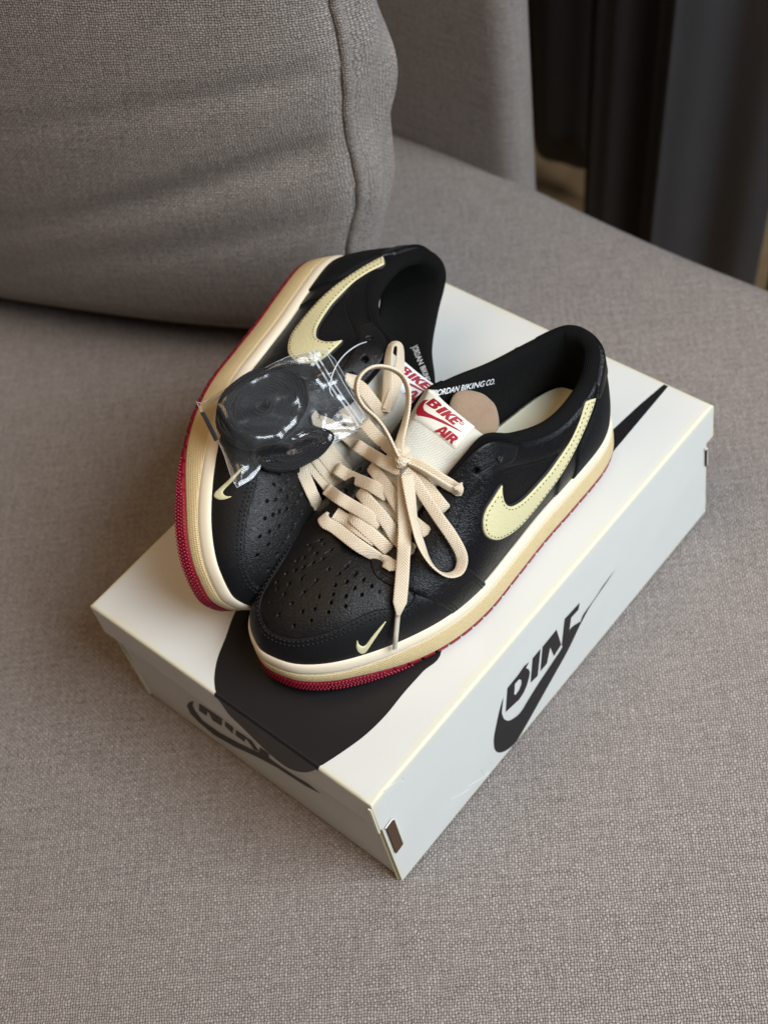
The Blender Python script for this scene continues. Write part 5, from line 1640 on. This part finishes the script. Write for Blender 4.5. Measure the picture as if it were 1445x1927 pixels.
def bag_part(name, V, F, mat, uv=None):
    return mesh_obj(name, np.asarray(V) - B0, F, mat, bag, uv)
def orient(V, F, n):
    V = np.asarray(V); return [f if np.cross(V[f[1]] - V[f[0]], V[f[2]] - V[f[0]]) @ n > 0 else tuple(f[::-1]) for f in F]
bag_part('front_film', Wt, orient(Wt, tr, bn), M['film'])
bag_part('back_film', Wb, orient(Wb, tr, -bn), M['film'])
# welded rim and zip ridges
nt = NT('plastic_rim'); M['rim'] = nt.set(color=(.75, .78, .82), rough=.2, spec=.6); nt.bsdf.inputs['Alpha'].default_value = .45
Pr = B0 + (bag2[:, :1] * be1 + bag2[:, 1:] * be2) * .001
V, F, UV = tube(Pr, .00022, 5, True); bag_part('welded_rim', V, F, M['rim'])
for (a, b, wd) in (((888, 172), (1272, 748), 1.3), ((922, 165), (1292, 722), 1.0), ((1000, 152), (1306, 652), .5)):
    pa, pb = [bag_w(*q, .0024) for q in zb([a, b])]
    pts = np.array([pa + (pb - pa) * t + bn * .0010 * math.sin(t * 7 + wd) for t in np.linspace(0, 1, 24)])
    V, F, UV = ribbon(pts * 1000, np.broadcast_to(bn, pts.shape), wd, .45); bag_part('zip_seal', np.array(V) * .001, F, M['rim'])

# coiled spare laces inside
coil = thing('spare_laces', 'flat black spare laces coiled into a roll inside the clear bag', 'laces', Matrix.Translation(Vector(bag_w(492, 772))))
CC = bag_w(492, 772); img_up = RM[:, 1]; img_right = RM[:, 0]
cn = unit(bn * .95 + img_up * .10 + img_right * .06)
c1 = unit(be1 - cn * (be1 @ cn)); c2 = np.cross(cn, c1)
def spiral(center, r0, r1, pitch, width, squash, name, n1, n2, nn_, seed):
    r = np.random.default_rng(seed); turns = (r1 - r0) / pitch; m = int(turns * 40)
    th = np.linspace(0, turns * 2 * math.pi, m); rad = r0 + pitch * th / (2 * math.pi)
    wob = 1 + .035 * np.sin(2 * th + .6) + .02 * np.sin(3 * th + 1) + .012 * np.sin(7.3 * th)
    jit = np.interp(th, np.linspace(0, th[-1], 60), r.normal(size=60)) * .45
    P = np.array([center + (n1 * (rad[i] * wob[i] * math.cos(th[i]) * 1.10) + n2 * (rad[i] * wob[i] * math.sin(th[i]) * squash) + nn_ * (width * .5 + jit[i])) * .001 for i in range(m)])
    N = unit(P - (center + nn_ * ((P - center) @ nn_)[:, None]))
    V, F, UV = ribbon(P * 1000, N, width, pitch * .88)
    UV = np.array(UV)
    return mesh_obj(name, np.array(V) * .001 - CC, F, M['blacklace'], coil, UV)
spiral(CC, 3.5, 26.5, 1.35, 6.8, .86, 'lace_roll', c1, c2, cn, 3)
C2_ = bag_w(556, 846); d1 = unit(bag_w(690, 822) - bag_w(560, 868)); d2 = np.cross(bn, d1)
spiral(C2_ - bn * .004, 5.0, 21.0, 1.4, 5.0, .48, 'lace_roll', d1, d2, bn, 8)
pts = np.array([bag_w(381, 776, .003), bag_w(389, 790, .004), bag_w(398, 808, .004), bag_w(408, 829, .003)])
V, F, UV = ribbon(resample_by(catmull(pts, 6), .001) * 1000, np.broadcast_to(bn, (len(resample_by(catmull(pts, 6), .001)), 3)), 2.6, .8)
mesh_obj('lace_end', np.array(V) * .001 - CC, F, M['blacklace'], coil, UV)
# nylon loop fastener from the top eyelet to the bag
pts = []
for k, q in enumerate([(695, 643), (672, 650), (648, 668), (631, 692), (622, 718), (621, 736), (627, 746)]):
    if k == 0: pts.append(SR.world(eye_pt(0, False, -.5)[0][None])[0]); continue
    w0 = up_hit_world(q[0], q[1], .006 + .010 * math.sin(k / 6 * math.pi)); w1 = bag_w(q[0], q[1], .006)
    d = unit(pix_dir(*q)); t0 = (w0 - CAM) @ d; t1 = (w1 - CAM) @ d; s_ = k / 6
    pts.append(CAM + d * (t0 * (1 - s_) + t1 * s_))
V, F, UV = tube(resample_by(catmull(np.array(pts), 10), .0012), .00042, 6)
nt = NT('clear_nylon'); M['nylon_loop'] = nt.set(color=(.72, .76, .8), rough=.15, spec=.6); nt.bsdf.inputs['Alpha'].default_value = .75
o = mesh_obj('loop_fastener', np.array(V) - pts[0], F, M['nylon_loop'], None, UV); o.location = Vector(pts[0])
tag(o, 'thin clear nylon loop running from an eyelet of the tipped sneaker to the plastic bag', 'fastener')
